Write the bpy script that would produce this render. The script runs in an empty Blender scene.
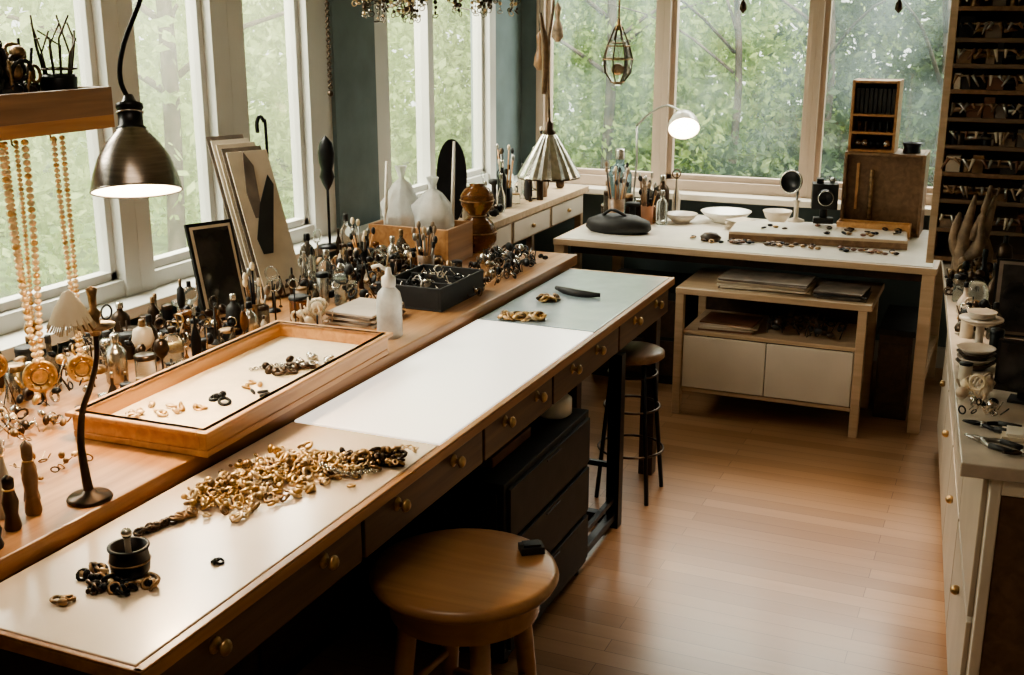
import bpy, math, random
import numpy as np
from mathutils import Vector, Matrix, Euler
R = random.Random(7)
S = bpy.context.scene

# ------------------------------------------------------------------ materials
MATS = {}
def nodes(name):
    m = bpy.data.materials.new(name); m.use_nodes = True
    nt = m.node_tree; b = nt.nodes['Principled BSDF']
    MATS[name] = m
    return m, nt, b
def L(nt, a, b): nt.links.new(a, b)
def mat(name, col, rough=.5, metal=0., var=.12, scale=12., bump=0., emit=0., ecol=None, trans=0., alpha=1., coat=0., stretch=(1,1,1), spec=.5):
    m, nt, b = nodes(name)
    tc = nt.nodes.new('ShaderNodeTexCoord'); mp = nt.nodes.new('ShaderNodeMapping')
    mp.inputs['Scale'].default_value = stretch
    nz = nt.nodes.new('ShaderNodeTexNoise'); nz.inputs['Scale'].default_value = scale; nz.inputs['Detail'].default_value = 4
    cr = nt.nodes.new('ShaderNodeValToRGB')
    c = np.array(col)
    lo = np.clip(c*(1-var*1.6), 0, 1); hi = np.clip(c*(1+var), 0, 1)
    cr.color_ramp.elements[0].position = .3; cr.color_ramp.elements[1].position = .7
    cr.color_ramp.elements[0].color = (*lo, 1); cr.color_ramp.elements[1].color = (*hi, 1)
    L(nt, tc.outputs['Object'], mp.inputs['Vector']); L(nt, mp.outputs[0], nz.inputs['Vector'])
    L(nt, nz.outputs['Fac'], cr.inputs[0]); L(nt, cr.outputs[0], b.inputs['Base Color'])
    b.inputs['Roughness'].default_value = rough; b.inputs['Metallic'].default_value = metal
    b.inputs['Specular IOR Level'].default_value = spec
    if bump:
        bp = nt.nodes.new('ShaderNodeBump'); bp.inputs['Strength'].default_value = bump; bp.inputs['Distance'].default_value = .01
        L(nt, nz.outputs['Fac'], bp.inputs['Height']); L(nt, bp.outputs[0], b.inputs['Normal'])
    if emit:
        b.inputs['Emission Color'].default_value = (*(ecol or col), 1); b.inputs['Emission Strength'].default_value = emit
    if trans: b.inputs['Transmission Weight'].default_value = trans; b.inputs['IOR'].default_value = 1.25
    if alpha < 1: b.inputs['Alpha'].default_value = alpha
    if coat: b.inputs['Coat Weight'].default_value = coat; b.inputs['Coat Roughness'].default_value = .15
    return m
def wood(name, c1, c2, rough=.4, axis='Y', sc=1., coat=.2):
    m, nt, b = nodes(name)
    tc = nt.nodes.new('ShaderNodeTexCoord'); mp = nt.nodes.new('ShaderNodeMapping')
    s = {'X': (1.2, 22, 22), 'Y': (22, 1.2, 22), 'Z': (22, 22, 1.2)}[axis]
    mp.inputs['Scale'].default_value = [q*sc for q in s]
    nz = nt.nodes.new('ShaderNodeTexNoise'); nz.inputs['Scale'].default_value = 1.6; nz.inputs['Detail'].default_value = 6; nz.inputs['Distortion'].default_value = .6
    cr = nt.nodes.new('ShaderNodeValToRGB')
    cr.color_ramp.elements[0].position = .3; cr.color_ramp.elements[1].position = .72
    cr.color_ramp.elements[0].color = (*c1, 1); cr.color_ramp.elements[1].color = (*c2, 1)
    L(nt, tc.outputs['Object'], mp.inputs['Vector']); L(nt, mp.outputs[0], nz.inputs['Vector'])
    L(nt, nz.outputs['Fac'], cr.inputs[0]); L(nt, cr.outputs[0], b.inputs['Base Color'])
    bp = nt.nodes.new('ShaderNodeBump'); bp.inputs['Strength'].default_value = .12; bp.inputs['Distance'].default_value = .004
    L(nt, nz.outputs['Fac'], bp.inputs['Height']); L(nt, bp.outputs[0], b.inputs['Normal'])
    b.inputs['Roughness'].default_value = rough; b.inputs['Coat Weight'].default_value = coat; b.inputs['Coat Roughness'].default_value = .25
    return m
wood('wood_warm', (.30, .135, .05), (.50, .26, .11))
wood('wood_tray', (.52, .25, .095), (.72, .40, .175))
wood('wood_dark', (.030, .017, .010), (.065, .036, .020), .45)
wood('wood_drawer', (.08, .045, .027), (.155, .088, .05), .45)
wood('wood_mid', (.15, .08, .04), (.27, .155, .08), .5)
wood('wood_pale', (.46, .33, .21), (.62, .46, .32), .45, 'X')
wood('wood_stool', (.32, .165, .075), (.47, .265, .125), .34, 'X', .6)
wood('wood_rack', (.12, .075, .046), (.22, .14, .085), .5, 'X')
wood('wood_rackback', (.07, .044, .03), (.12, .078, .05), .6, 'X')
mat('white_paint', (.68, .61, .52), .45, var=.04, scale=5)
mat('shaded_drawer_paint', (.42, .35, .28), .5, var=.08, scale=5)  # cream paint, darkened to imitate the shade on the counter side
mat('frame_white', (.60, .60, .57), .45, var=.04, scale=4)
mat('frame_cream', (.54, .43, .35), .5, var=.06, scale=4)
mat('teal_wall', (.14, .19, .20), .75, var=.1, scale=6, bump=.05)
mat('cream_wall', (.40, .34, .28), .8, var=.06, scale=3)
mat('ceiling_white', (.55, .50, .43), .8, var=.04)
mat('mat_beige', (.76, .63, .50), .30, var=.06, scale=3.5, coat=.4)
mat('panel_white', (.95, .92, .86), .28, var=.02, scale=3, emit=1.0, ecol=(1, .94, .84), coat=.4)  # emission added to imitate the bright window light on the panel
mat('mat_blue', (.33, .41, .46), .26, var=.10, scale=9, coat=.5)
mat('linen', (.85, .71, .52), .7, var=.06, scale=20)
mat('black_metal', (.018, .018, .02), .35, .7, var=.2)
mat('black_matte', (.016, .015, .015), .6, var=.3)
mat('dark_bronze', (.08, .055, .04), .32, .9, var=.3)
mat('shade_metal', (.24, .21, .185), .27, 1., var=.15, stretch=(1, 1, 12))
mat('steel', (.40, .39, .37), .3, .95, var=.15)
mat('gold', (.68, .44, .20), .38, .9, var=.3, scale=60)
mat('pale_gold', (.82, .61, .37), .40, .5, var=.2, scale=60)
mat('brass', (.50, .34, .17), .38, .9, var=.3, scale=40)
mat('old_brass', (.32, .205, .11), .45, .8, var=.4, scale=50)
mat('silver', (.58, .55, .50), .25, 1., var=.2, scale=40)
mat('white_ceramic', (.80, .75, .67), .25, var=.04, coat=.3)
mat('cream_plastic', (.62, .53, .42), .4, var=.08)
mat('paper', (.60, .51, .40), .8, var=.1, scale=9)
mat('paper_dark', (.17, .135, .11), .8, var=.35, scale=9)
mat('glass_clear', (.80, .84, .80), .05, var=.03, trans=.92)
mat('glass_amber', (.30, .13, .05), .08, var=.3, trans=.55)
mat('glass_blue', (.25, .38, .42), .08, var=.1, trans=.7)
mat('glass_smoke', (.20, .175, .14), .08, var=.2, trans=.6)
mat('plastic_bag', (.85, .86, .84), .25, var=.1, scale=25, bump=.6, trans=.4, alpha=.8)
mat('lamp_white', (.9, .85, .75), .4, var=.02, emit=4, ecol=(1, .82, .6))
mat('bulb', (1, .9, .7), .4, var=0, emit=18, ecol=(1, .84, .6))
mat('shade_inner', (.9, .85, .75), .5, var=.02, emit=5, ecol=(1, .88, .68))
mat('leather_red', (.16, .07, .04), .45, var=.2)
mat('stone_marble', (.58, .50, .42), .3, var=.18, scale=7)
mat('shell', (.60, .46, .34), .5, var=.3, scale=25, bump=.3)
mat('driftwood', (.26, .18, .12), .7, var=.4, scale=20, bump=.5)
mat('terracotta', (.38, .17, .09), .7, var=.15)
mat('picture_art', (.04, .036, .036), .15, var=.6, scale=9, coat=.6)
mat('bark', (.10, .08, .06), .9, var=.4, scale=12, bump=.6)
mat('grass', (.14, .22, .07), .9, var=.4, scale=6)
mat('screen_black', (.012, .013, .015), .12, var=.2, coat=.5)

def leafmat(name, c1, c2, c3, tw=.45):
    m, nt, b = nodes(name)
    tc = nt.nodes.new('ShaderNodeTexCoord')
    nz = nt.nodes.new('ShaderNodeTexNoise'); nz.inputs['Scale'].default_value = 1.5; nz.inputs['Detail'].default_value = 8; nz.inputs['Roughness'].default_value = .8
    cr = nt.nodes.new('ShaderNodeValToRGB'); e = cr.color_ramp.elements
    e[0].position = .34; e[0].color = (*c1, 1); e[1].position = .68; e[1].color = (*c3, 1)
    k = e.new(.5); k.color = (*c2, 1)
    L(nt, tc.outputs['Object'], nz.inputs['Vector']); L(nt, nz.outputs['Fac'], cr.inputs[0]); L(nt, cr.outputs[0], b.inputs['Base Color'])
    b.inputs['Roughness'].default_value = .6
    tr = nt.nodes.new('ShaderNodeBsdfTranslucent'); mx = nt.nodes.new('ShaderNodeMixShader'); mx.inputs[0].default_value = tw
    L(nt, cr.outputs[0], tr.inputs['Color']); L(nt, b.outputs[0], mx.inputs[1]); L(nt, tr.outputs[0], mx.inputs[2])
    L(nt, mx.outputs[0], nt.nodes['Material Output'].inputs['Surface'])
leafmat('leaf_pale', (.24, .34, .12), (.48, .60, .25), (.80, .86, .48), .5)  # pale tones imitate overexposed leaves outside the left windows
leafmat('leaf_bright', (.08, .15, .04), (.27, .38, .11), (.58, .66, .27))
leafmat('leaf_dark', (.02, .045, .02), (.07, .12, .045), (.25, .31, .12))

def glasspane(name, f0, f1, col, sc):  # translucent share imitates glare and haze in the panes
    m, nt, b = nodes(name)
    tc = nt.nodes.new('ShaderNodeTexCoord'); nz = nt.nodes.new('ShaderNodeTexNoise'); nz.inputs['Scale'].default_value = sc; nz.inputs['Detail'].default_value = 5
    mr = nt.nodes.new('ShaderNodeMapRange'); mr.inputs['From Min'].default_value = .35; mr.inputs['From Max'].default_value = .7; mr.inputs['To Min'].default_value = f0; mr.inputs['To Max'].default_value = f1
    L(nt, tc.outputs['Object'], nz.inputs['Vector']); L(nt, nz.outputs['Fac'], mr.inputs['Value'])
    t = nt.nodes.new('ShaderNodeBsdfTransparent'); g = nt.nodes.new('ShaderNodeBsdfGlossy'); mx = nt.nodes.new('ShaderNodeMixShader')
    d = nt.nodes.new('ShaderNodeBsdfTranslucent'); d.inputs[0].default_value = (*col, 1); mx2 = nt.nodes.new('ShaderNodeMixShader')
    t.inputs[0].default_value = (.97, .99, .97, 1); g.inputs['Roughness'].default_value = .06; mx.inputs[0].default_value = .04
    L(nt, t.outputs[0], mx.inputs[1]); L(nt, g.outputs[0], mx.inputs[2])
    L(nt, mr.outputs[0], mx2.inputs[0]); L(nt, mx.outputs[0], mx2.inputs[1]); L(nt, d.outputs[0], mx2.inputs[2])
    L(nt, mx2.outputs[0], nt.nodes['Material Output'].inputs['Surface'])
glasspane('window_glass', .03, .075, (1, 1, .88), 1.2)
glasspane('hazy_glass', .008, .075, (.80, .95, 1), 1.9)  # bluish haze mixed into the far panes to imitate glare
def floormat():
    m, nt, b = nodes('floor_oak')
    tc = nt.nodes.new('ShaderNodeTexCoord')
    br = nt.nodes.new('ShaderNodeTexBrick')
    br.inputs['Scale'].default_value = 1; br.inputs['Brick Width'].default_value = 1.1; br.inputs['Row Height'].default_value = .075
    br.inputs['Mortar Size'].default_value = .0012; br.inputs['Mortar Smooth'].default_value = .2; br.inputs['Bias'].default_value = 0
    br.inputs['Color1'].default_value = (.30, .165, .085, 1); br.inputs['Color2'].default_value = (.41, .245, .14, 1); br.inputs['Mortar'].default_value = (.14, .07, .035, 1)
    br.offset = .37
    mp = nt.nodes.new('ShaderNodeMapping'); mp.inputs['Scale'].default_value = (1.5, 24, 1)
    nz = nt.nodes.new('ShaderNodeTexNoise'); nz.inputs['Scale'].default_value = 1.5; nz.inputs['Detail'].default_value = 6
    mx = nt.nodes.new('ShaderNodeMix'); mx.data_type = 'RGBA'; mx.blend_type = 'MULTIPLY'; mx.inputs[0].default_value = .5
    cr = nt.nodes.new('ShaderNodeValToRGB'); cr.color_ramp.elements[0].color = (.65, .6, .55, 1); cr.color_ramp.elements[1].color = (1.1, 1.1, 1.1, 1)
    L(nt, tc.outputs['Object'], br.inputs['Vector']); L(nt, tc.outputs['Object'], mp.inputs['Vector']); L(nt, mp.outputs[0], nz.inputs['Vector'])
    L(nt, nz.outputs['Fac'], cr.inputs[0]); L(nt, br.outputs['Color'], mx.inputs[6]); L(nt, cr.outputs[0], mx.inputs[7]); L(nt, mx.outputs[2], b.inputs['Base Color'])
    b.inputs['Roughness'].default_value = .32; b.inputs['Coat Weight'].default_value = .25; b.inputs['Coat Roughness'].default_value = .2
floormat()

# ------------------------------------------------------------------ mesh builder
class MB:
    def __init__(s): s.v = []; s.f = []; s.m = []; s.sm = []; s.names = []; s.M = Matrix.Identity(4)
    def mi(s, n):
        if n not in s.names: s.names.append(n)
        return s.names.index(n)
    def add(s, vs, fs, mt, smooth=False, M=None):
        o = len(s.v); T = s.M @ M if M is not None else s.M
        s.v += [tuple(T @ Vector(p)) for p in vs]
        s.f += [tuple(i+o for i in f) for f in fs]
        k = s.mi(mt); s.m += [k]*len(fs); s.sm += [smooth]*len(fs)
    def box(s, x0, x1, y0, y1, z0, z1, mt, M=None):
        vs = [(x, y, z) for z in (z0, z1) for y in (y0, y1) for x in (x0, x1)]
        s.add(vs, [(0, 2, 3, 1), (4, 5, 7, 6), (0, 1, 5, 4), (2, 6, 7, 3), (0, 4, 6, 2), (1, 3, 7, 5)], mt, False, M)
    def bar(s, p, q, w, h, mt):
        p = Vector(p); q = Vector(q); d = q-p; l = d.length
        Mx = Matrix.Translation(p) @ d.to_track_quat('X', 'Z').to_matrix().to_4x4()
        s.box(0, l, -w/2, w/2, -h/2, h/2, mt, Mx)
    def lathe(s, c, prof, mt, seg=20, M=None, smooth=True, sx=1, sy=1, caps=True):
        T = Matrix.Translation(Vector(c)) @ (M if M is not None else Matrix.Identity(4))
        vs = []; fs = []
        for r, z in prof:
            for i in range(seg):
                a = 2*math.pi*i/seg; vs.append((r*math.cos(a)*sx, r*math.sin(a)*sy, z))
        for j in range(len(prof)-1):
            for i in range(seg):
                k = (i+1) % seg
                fs.append((j*seg+i, j*seg+k, (j+1)*seg+k, (j+1)*seg+i))
        s.add(vs, fs, mt, smooth, T)
        if not caps: return
        if prof[0][0] > 1e-4: s.add(vs[:seg], [tuple(range(seg))[::-1]], mt, False, T)
        if prof[-1][0] > 1e-4: s.add(vs[-seg:], [tuple(range(seg))], mt, False, T)
    def shell(s, c, prof, mt, seg=20, M=None): s.lathe(c, prof, mt, seg, M, caps=False)
    def cyl(s, x, y, z0, z1, r, mt, seg=20, r2=None):
        s.lathe((x, y, 0), [(r, z0), (r if r2 is None else r2, z1)], mt, seg)
    def sph(s, c, r, mt, sc=(1, 1, 1), seg=14, rings=8, M=None):
        prof = [(max(1e-5, r*math.sin(math.pi*i/rings)), -r*math.cos(math.pi*i/rings)) for i in range(rings+1)]
        K = Matrix.Diagonal((*sc, 1)); K = M @ K if M is not None else K
        s.lathe(c, prof, mt, seg, K)
    def tor(s, c, Rr, r, mt, M=None, seg=16, sub=6, sx=1.):
        T = Matrix.Translation(Vector(c)) @ (M if M is not None else Matrix.Identity(4))
        vs = []; fs = []
        for i in range(seg):
            a = 2*math.pi*i/seg
            for j in range(sub):
                b = 2*math.pi*j/sub; q = Rr+r*math.cos(b)
                vs.append((q*math.cos(a)*sx, q*math.sin(a), r*math.sin(b)))
        for i in range(seg):
            for j in range(sub):
                fs.append((i*sub+j, ((i+1) % seg)*sub+j, ((i+1) % seg)*sub+(j+1) % sub, i*sub+(j+1) % sub))
        s.add(vs, fs, mt, True, T)
    def tube(s, pts, r, mt, seg=8, smoothn=0):
        P = [Vector(p) for p in pts]
        if smoothn:
            Q = []
            for i in range(len(P)-1):
                p0 = P[max(0, i-1)]; p1 = P[i]; p2 = P[i+1]; p3 = P[min(len(P)-1, i+2)]
                for k in range(smoothn):
                    t = k/smoothn
                    Q.append(.5*((2*p1)+(-p0+p2)*t+(2*p0-5*p1+4*p2-p3)*t*t+(-p0+3*p1-3*p2+p3)*t**3))
            Q.append(P[-1]); P = Q
        n = len(P); rr = r if isinstance(r, (list, tuple)) else [r, r]
        vs = []; up = Vector((.13, .21, .97))
        for i, p in enumerate(P):
            d = (P[min(i+1, n-1)]-P[max(i-1, 0)]).normalized()
            if abs(d.dot(up)) > .97: up = Vector((.97, .1, .2))
            a = d.cross(up).normalized(); b = d.cross(a)
            t = i/(n-1)*(len(rr)-1); k = min(int(t), len(rr)-2); rad = rr[k]+(rr[k+1]-rr[k])*(t-k)
            for j in range(seg):
                q = 2*math.pi*j/seg; vs.append(tuple(p+rad*(a*math.cos(q)+b*math.sin(q))))
        fs = [(i*seg+j, i*seg+(j+1) % seg, (i+1)*seg+(j+1) % seg, (i+1)*seg+j) for i in range(n-1) for j in range(seg)]
        fs += [tuple(range(seg))[::-1], tuple((n-1)*seg+j for j in range(seg))]
        s.add(vs, fs, mt, True)
    def prism(s, outline, h, mt, M=None, smooth=False):
        n = len(outline)
        vs = [(x, y, 0) for x, y in outline]+[(x, y, h) for x, y in outline]
        fs = [tuple(range(n))[::-1], tuple(range(n, 2*n))]+[(i, (i+1) % n, n+(i+1) % n, n+i) for i in range(n)]
        s.add(vs, fs, mt, smooth, M)
    def done(s, name, bevel=0., parent=None):
        A = np.array(s.v); lo = A.min(0); hi = A.max(0)
        o = Vector(((lo[0]+hi[0])/2, (lo[1]+hi[1])/2, lo[2]))
        me = bpy.data.meshes.new(name)
        me.from_pydata([tuple(Vector(p)-o) for p in s.v], [], s.f)
        for n in s.names: me.materials.append(MATS[n])
        me.polygons.foreach_set('material_index', s.m); me.polygons.foreach_set('use_smooth', s.sm)
        me.update()
        ob = bpy.data.objects.new(name, me); S.collection.objects.link(ob); ob.location = o
        if bevel:
            b = ob.modifiers.new('bevel', 'BEVEL'); b.width = bevel; b.segments = 2; b.limit_method = 'ANGLE'; b.angle_limit = math.radians(50)
        if parent: ob.parent = parent
        return ob
def RX(d): return Matrix.Rotation(math.radians(d), 4, 'X')
def RY(d): return Matrix.Rotation(math.radians(d), 4, 'Y')
def RZ(d): return Matrix.Rotation(math.radians(d), 4, 'Z')
def T(x, y, z): return Matrix.Translation((x, y, z))
def RR(): return Euler((R.uniform(0, 6.3), R.uniform(0, 6.3), R.uniform(0, 6.3))).to_matrix().to_4x4()
def flatR(t=.35): return Euler((R.uniform(-t, t), R.uniform(-t, t), R.uniform(0, 6.3))).to_matrix().to_4x4()

XL, XR, YB, YF, ZC = -2.8, .80, -1.3, 6.6, 2.7
SILL, HEAD = .95, 2.42
# ------------------------------------------------------------------ room shell
m = MB(); m.box(XL-.15, XR+.15, YB-.15, YF+.15, -.1, 0, 'floor_oak'); m.done('floor')
m = MB(); m.box(XL-.15, XR+.15, YB-.15, YF+.15, ZC, ZC+.1, 'ceiling_white'); m.done('ceiling')
m = MB()
m.box(XL-.15, XL, YB, YF, 0, SILL-.04, 'teal_wall'); m.box(XL-.15, XL, YB, YF, HEAD, ZC, 'teal_wall')
m.box(XL-.15, XL, YB, 1.2, SILL-.04, HEAD, 'teal_wall')
m.box(XL-.15, XL+.03, 4.43, 4.79, SILL-.04, HEAD, 'teal_wall')
m.box(XL-.15, XL, 6.2, YF, SILL-.04, HEAD, 'teal_wall')
m.done('wall_left')
m = MB()
m.box(XL-.15, XR, YF, YF+.15, 0, SILL-.08, 'teal_wall'); m.box(XL-.15, XR, YF, YF+.15, HEAD, ZC, 'teal_wall')
m.box(XL-.15, -2.70, YF, YF+.15, SILL-.08, HEAD, 'teal_wall'); m.box(.45, XR, YF, YF+.15, SILL-.08, HEAD, 'teal_wall')
m.done('wall_far')
m = MB(); m.box(XR, XR+.15, YB, YF+.15, 0, ZC, 'cream_wall'); m.done('wall_right')
m = MB(); m.box(XL-.15, XR+.15, YB-.15, YB, 0, ZC, 'cream_wall'); m.done('wall_back')
m = MB(); m.box(XL-.15, XL+.13, 1.2, 6.58, SILL-.04, SILL, 'frame_white'); m.done('trim_1', .004)
m = MB(); m.box(-2.66, .45, YF-.14, YF+.15, SILL-.08, SILL-.045, 'white_paint'); m.done('trim_2', .004)
m = MB(); m.box(XL, XL+.02, YB, YF, 0, .12, 'frame_white'); m.done('baseboard_left', .003)
m = MB(); m.box(XL+.02, XR, YF-.02, YF, 0, .12, 'frame_white'); m.done('baseboard_far', .003)
wn = 0
def window(a, b, side, fm, posts=(.06, .06), z0=SILL, mull=(), gl='window_glass'):
    global wn; wn += 1
    m = MB()
    def bx(p, q, zz0, zz1, d0, d1, mt):
        if side == 'L': m.box(XL-d1, XL-d0, p, q, zz0, zz1, mt)
        else: m.box(p, q, YF+d0, YF+d1, zz0, zz1, mt)
    l, r = posts
    bx(a, a+l, z0, HEAD, -.01, .10, fm); bx(b-r, b, z0, HEAD, -.01, .10, fm)
    bx(a, b, z0, z0+.06, .0, .10, fm); bx(a, b, HEAD-.06, HEAD, .0, .10, fm)
    s = .028
    bx(a+l, a+l+s, z0+.06, HEAD-.06, .03, .08, fm); bx(b-r-s, b-r, z0+.06, HEAD-.06, .03, .08, fm)
    bx(a+l, b-r, z0+.06, z0+.09, .03, .08, fm)
    for c in mull: bx(c-.03, c+.03, z0+.06, HEAD-.06, .01, .09, fm)
    bx(a+l, b-r, z0+.06, HEAD-.06, .052, .056, gl)
    m.done('window_%d' % wn, .003)
window(1.2, 2.2, 'L', 'frame_white'); window(2.2, 3.13, 'L', 'frame_white', (.06, .075))
window(3.13, 3.72, 'L', 'frame_white', (.075, .10)); window(3.72, 4.43, 'L', 'frame_white', (.10, .17))
window(4.79, 6.2, 'L', 'frame_white', (.16, .08), mull=(5.43,))
window(-2.70, -1.91, 'F', 'frame_cream', (.05, .035), SILL-.045, gl='hazy_glass'); window(-1.91, -1.05, 'F', 'frame_cream', (.035, .03), SILL-.045, gl='hazy_glass'); window(-1.05, .45, 'F', 'frame_cream', (.03, .05), SILL-.045, gl='hazy_glass')

# ------------------------------------------------------------------ garden
m = MB(); m.box(-22, 12, 6.9, 26, -.5, -.4, 'grass'); m.box(-22, -3.05, -6, 6.9, -.5, -.4, 'grass'); m.done('ground')
def foliage(name, blobs, leaf, mt, trunk=None):
    rng = np.random.default_rng(len(name)*7+len(blobs))
    V = []
    for (cx, cy, cz, rx, ry, rz, n) in blobs:
        d = rng.normal(size=(n, 3)); d /= np.linalg.norm(d, axis=1)[:, None]
        rad = rng.uniform(.45, 1.08, (n, 1))
        lump = 1+.18*np.sin(d[:, :1]*7+cx)*np.cos(d[:, 1:2]*6+cy)
        c = np.array([cx, cy, cz])+d*rad*lump*np.array([rx, ry, rz])
        a = rng.normal(size=(n, 3)); a /= np.linalg.norm(a, axis=1)[:, None]
        b = rng.normal(size=(n, 3)); b -= (a*b).sum(1)[:, None]*a; b /= np.linalg.norm(b, axis=1)[:, None]
        s = leaf*rng.uniform(.6, 1.4, (n, 1))
        V.append(np.stack([c-a*s, c-b*s*.5, c+a*s, c+b*s*.5], 1).reshape(-1, 3))
    V = np.concatenate(V); V[:, 2] = np.maximum(V[:, 2], -.38)
    nq = len(V)//4
    mb = MB(); mb.mi(mt); mb.v = V.tolist(); mb.f = [(4*i, 4*i+1, 4*i+2, 4*i+3) for i in range(nq)]; mb.m = [0]*nq; mb.sm = [False]*nq
    for (x, y, h, r) in (trunk or []):
        mb.tube([(x, y, -.4), (x+.1, y, h*.5), (x-.05, y+.1, h)], [r, r*.8, r*.5], 'bark', 8, 4)
        for k in range(6):
            a = R.uniform(0, 6.3); z = h*R.uniform(.4, .9)
            mb.tube([(x+.05, y, z), (x+math.cos(a)*.6, y+math.sin(a)*.6, z+.4), (x+math.cos(a)*1.4, y+math.sin(a)*1.4, z+.6)], [r*.4, r*.1], 'bark', 6, 3)
    mb.done(name)
foliage('garden_tree', [(-6.2, 6.2, 1.4, 1.2, 1.3, 1.6, 5200), (-6.6, 8.6, 1.7, 1.3, 1.5, 1.8, 6200), (-5.9, 11.0, 1.3, 1.3, 1.4, 1.7, 5600), (-6.2, 3.6, 1.3, 1.1, 1.2, 1.6, 4000)], .052, 'leaf_pale', [(-5.4, 6.4, 3.2, .07), (-5.8, 8.6, 3.4, .09)])
foliage('garden_tree', [(-4.3, 11.3, 1.2, 1.5, 1.0, 1.9, 9000), (-2.6, 10.6, .8, 1.2, .9, 1.3, 7000), (-3.4, 12.6, 2.4, 1.6, 1, 1.5, 6000)], .046, 'leaf_bright', [(-3.6, 10.4, 3.2, .06), (-2.3, 9.9, 2.6, .04)])
foliage('garden_shrub', [(-1.2, 9.4, .3, 1.1, .7, 1.0, 8000), (-.1, 9.8, 1.0, 1.0, .8, 1.6, 8000), (-1.9, 8.6, .1, .7, .5, .8, 4500), (1.0, 9.6, 1, 1, .9, 1.7, 4000), (-1.0, 10.4, 1.6, .9, .6, 1.0, 4500)], .042, 'leaf_dark', [(-.6, 9.2, 2.6, .05), (-1.5, 9.6, 2.8, .04)])
foliage('tree_line', [(-12, 8, 2.2, 2.5, 5, 4, 5200), (-9, 15, 2.2, 5, 2.5, 4, 6000)], .17, 'leaf_pale')
foliage('tree_line', [(-3, 17, 2.2, 5, 2.2, 4, 7000), (3, 16, 2.2, 4, 2.5, 4, 4000), (-11, 1, 2, 2.5, 5, 3.6, 3000)], .15, 'leaf_bright')

# ------------------------------------------------------------------ main workbench
BX0, BX1, BY0, BY1, BT = -1.70, -1.235, 1.30, 4.55, .85
m = MB()
m.box(BX0, BX1, BY0, BY1, BT-.03, BT-.004, 'wood_warm')
m.box(BX1-.02, BX1, BY0, BY1, BT-.004, BT+.001, 'wood_warm'); m.box(BX0, BX1, BY0, BY0+.012, BT-.004, BT+.001, 'wood_warm')
m.box(BX0, BX1-.02, BY1-.02, BY1, BT-.004, BT+.001, 'wood_warm')
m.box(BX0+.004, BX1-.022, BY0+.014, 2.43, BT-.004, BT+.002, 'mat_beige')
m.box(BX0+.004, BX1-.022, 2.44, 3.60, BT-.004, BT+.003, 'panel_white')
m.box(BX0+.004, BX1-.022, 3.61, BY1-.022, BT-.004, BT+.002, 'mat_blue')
m.box(BX0+.02, BX1-.035, BY0+.03, BY1-.03, .70, BT-.03, 'wood_dark')
dr = [(1.335, 2.035, (1.51, 1.88)), (2.05, 2.68, (2.20, 2.50)), (2.695, 3.20, (2.83, 3.07)), (3.215, 3.86, (3.38, 3.62)), (3.875, 4.51, (4.05, 4.33))]
for a, b, ks in dr:
    m.box(BX1-.035, BX1-.015, a, b, .712, BT-.036, 'wood_drawer')
    for k in ks:
        m.lathe((BX1-.015, k, .785), [(.017, 0), (.017, .003), (.007, .006), (.007, .014), (.016, .02), (.0165, .026), (.010, .032), (.001, .033)], 'brass', 14, RY(90))
for y in (1.36, 4.47):
    for x in (BX0+.05, BX1-.07): m.box(x-.03, x+.03, y-.03, y+.03, 0, .70, 'wood_dark')
m.done('jewelers_workbench', .003)
m = MB()
y = 3.90
for x in (-1.265, -1.66): m.bar((x, y, 0.001), (x, y, .695), .05, .05, 'black_metal')
m.bar((-1.66, y, .03), (-1.265, y, .03), .04, .04, 'black_metal'); m.bar((-1.66, y, .68), (-1.265, y, .68), .03, .03, 'black_metal')
m.bar((-1.265, y-.02, .05), (-1.265, 3.55, .05), .03, .03, 'black_metal'); m.bar((-1.65, y, .25), (-1.27, y, .25), .02, .02, 'black_metal')
m.bar((-1.265, y-.02, .12), (-1.265, 3.55, .12), .02, .02, 'black_metal')
m.done('steel_trestle', .002)
m = MB()
m.box(-1.70, -1.24, 2.80, 3.52, .03, .60, 'black_matte')
for k in range(3):
    m.box(-1.24, -1.227, 2.82, 3.50, .06+k*.18, .22+k*.18, 'black_matte'); m.box(-1.227, -1.223, 3.1, 3.22, .205+k*.18, .21+k*.18, 'black_metal')
m.box(-1.68, -1.26, 2.79, 2.80, .06, .57, 'black_matte')
for x in (-1.66, -1.27):
    for y in (2.85, 3.47): m.cyl(x, y, 0, .03, .02, 'black_metal', 10)
m.done('storage_cabinet', .004)
m = MB(); m.box(-1.60, -1.32, 2.9, 3.2, .601, .635, 'leather_red'); m.box(-1.58, -1.34, 2.92, 3.18, .635, .66, 'black_matte'); m.done('toolbox', .004)
m = MB(); m.lathe((-1.33, 3.42, .601), [(.05, 0), (.062, .01), (.062, .06), (.05, .07), (.02, .075), (.001, .075)], 'white_ceramic', 20); m.done('ceramic_pot')
m = MB()
cx, cy = -1.31, 4.24
m.lathe((cx, cy, .58), [(.11, 0), (.125, .01), (.125, .03), (.11, .038), (.001, .038)], 'wood_mid', 28)
for a in (45, 135, 225, 315):
    ca, sa = math.cos(math.radians(a)), math.sin(math.radians(a))
    m.tube([(cx+.09*ca, cy+.09*sa, .58), (cx+.15*ca, cy+.15*sa, .001)], .009, 'black_metal', 8)
for z, r in ((.2, .132), (.38, .112), (.52, .098)): m.tor((cx, cy, z), r, .005, 'dark_bronze', seg=28)
m.done('metal_stool')
m = MB(); cx, cy, z = -1.125, 2.30, .56
m.lathe((cx, cy, z), [(.10, 0), (.205, .0), (.225, .008), (.233, .022), (.228, .036), (.215, .042), (.10, .038), (.001, .036)], 'wood_stool', 48)
m.lathe((cx, cy, z-.07), [(.185, 0), (.19, .07)], 'wood_stool', 36)
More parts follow.
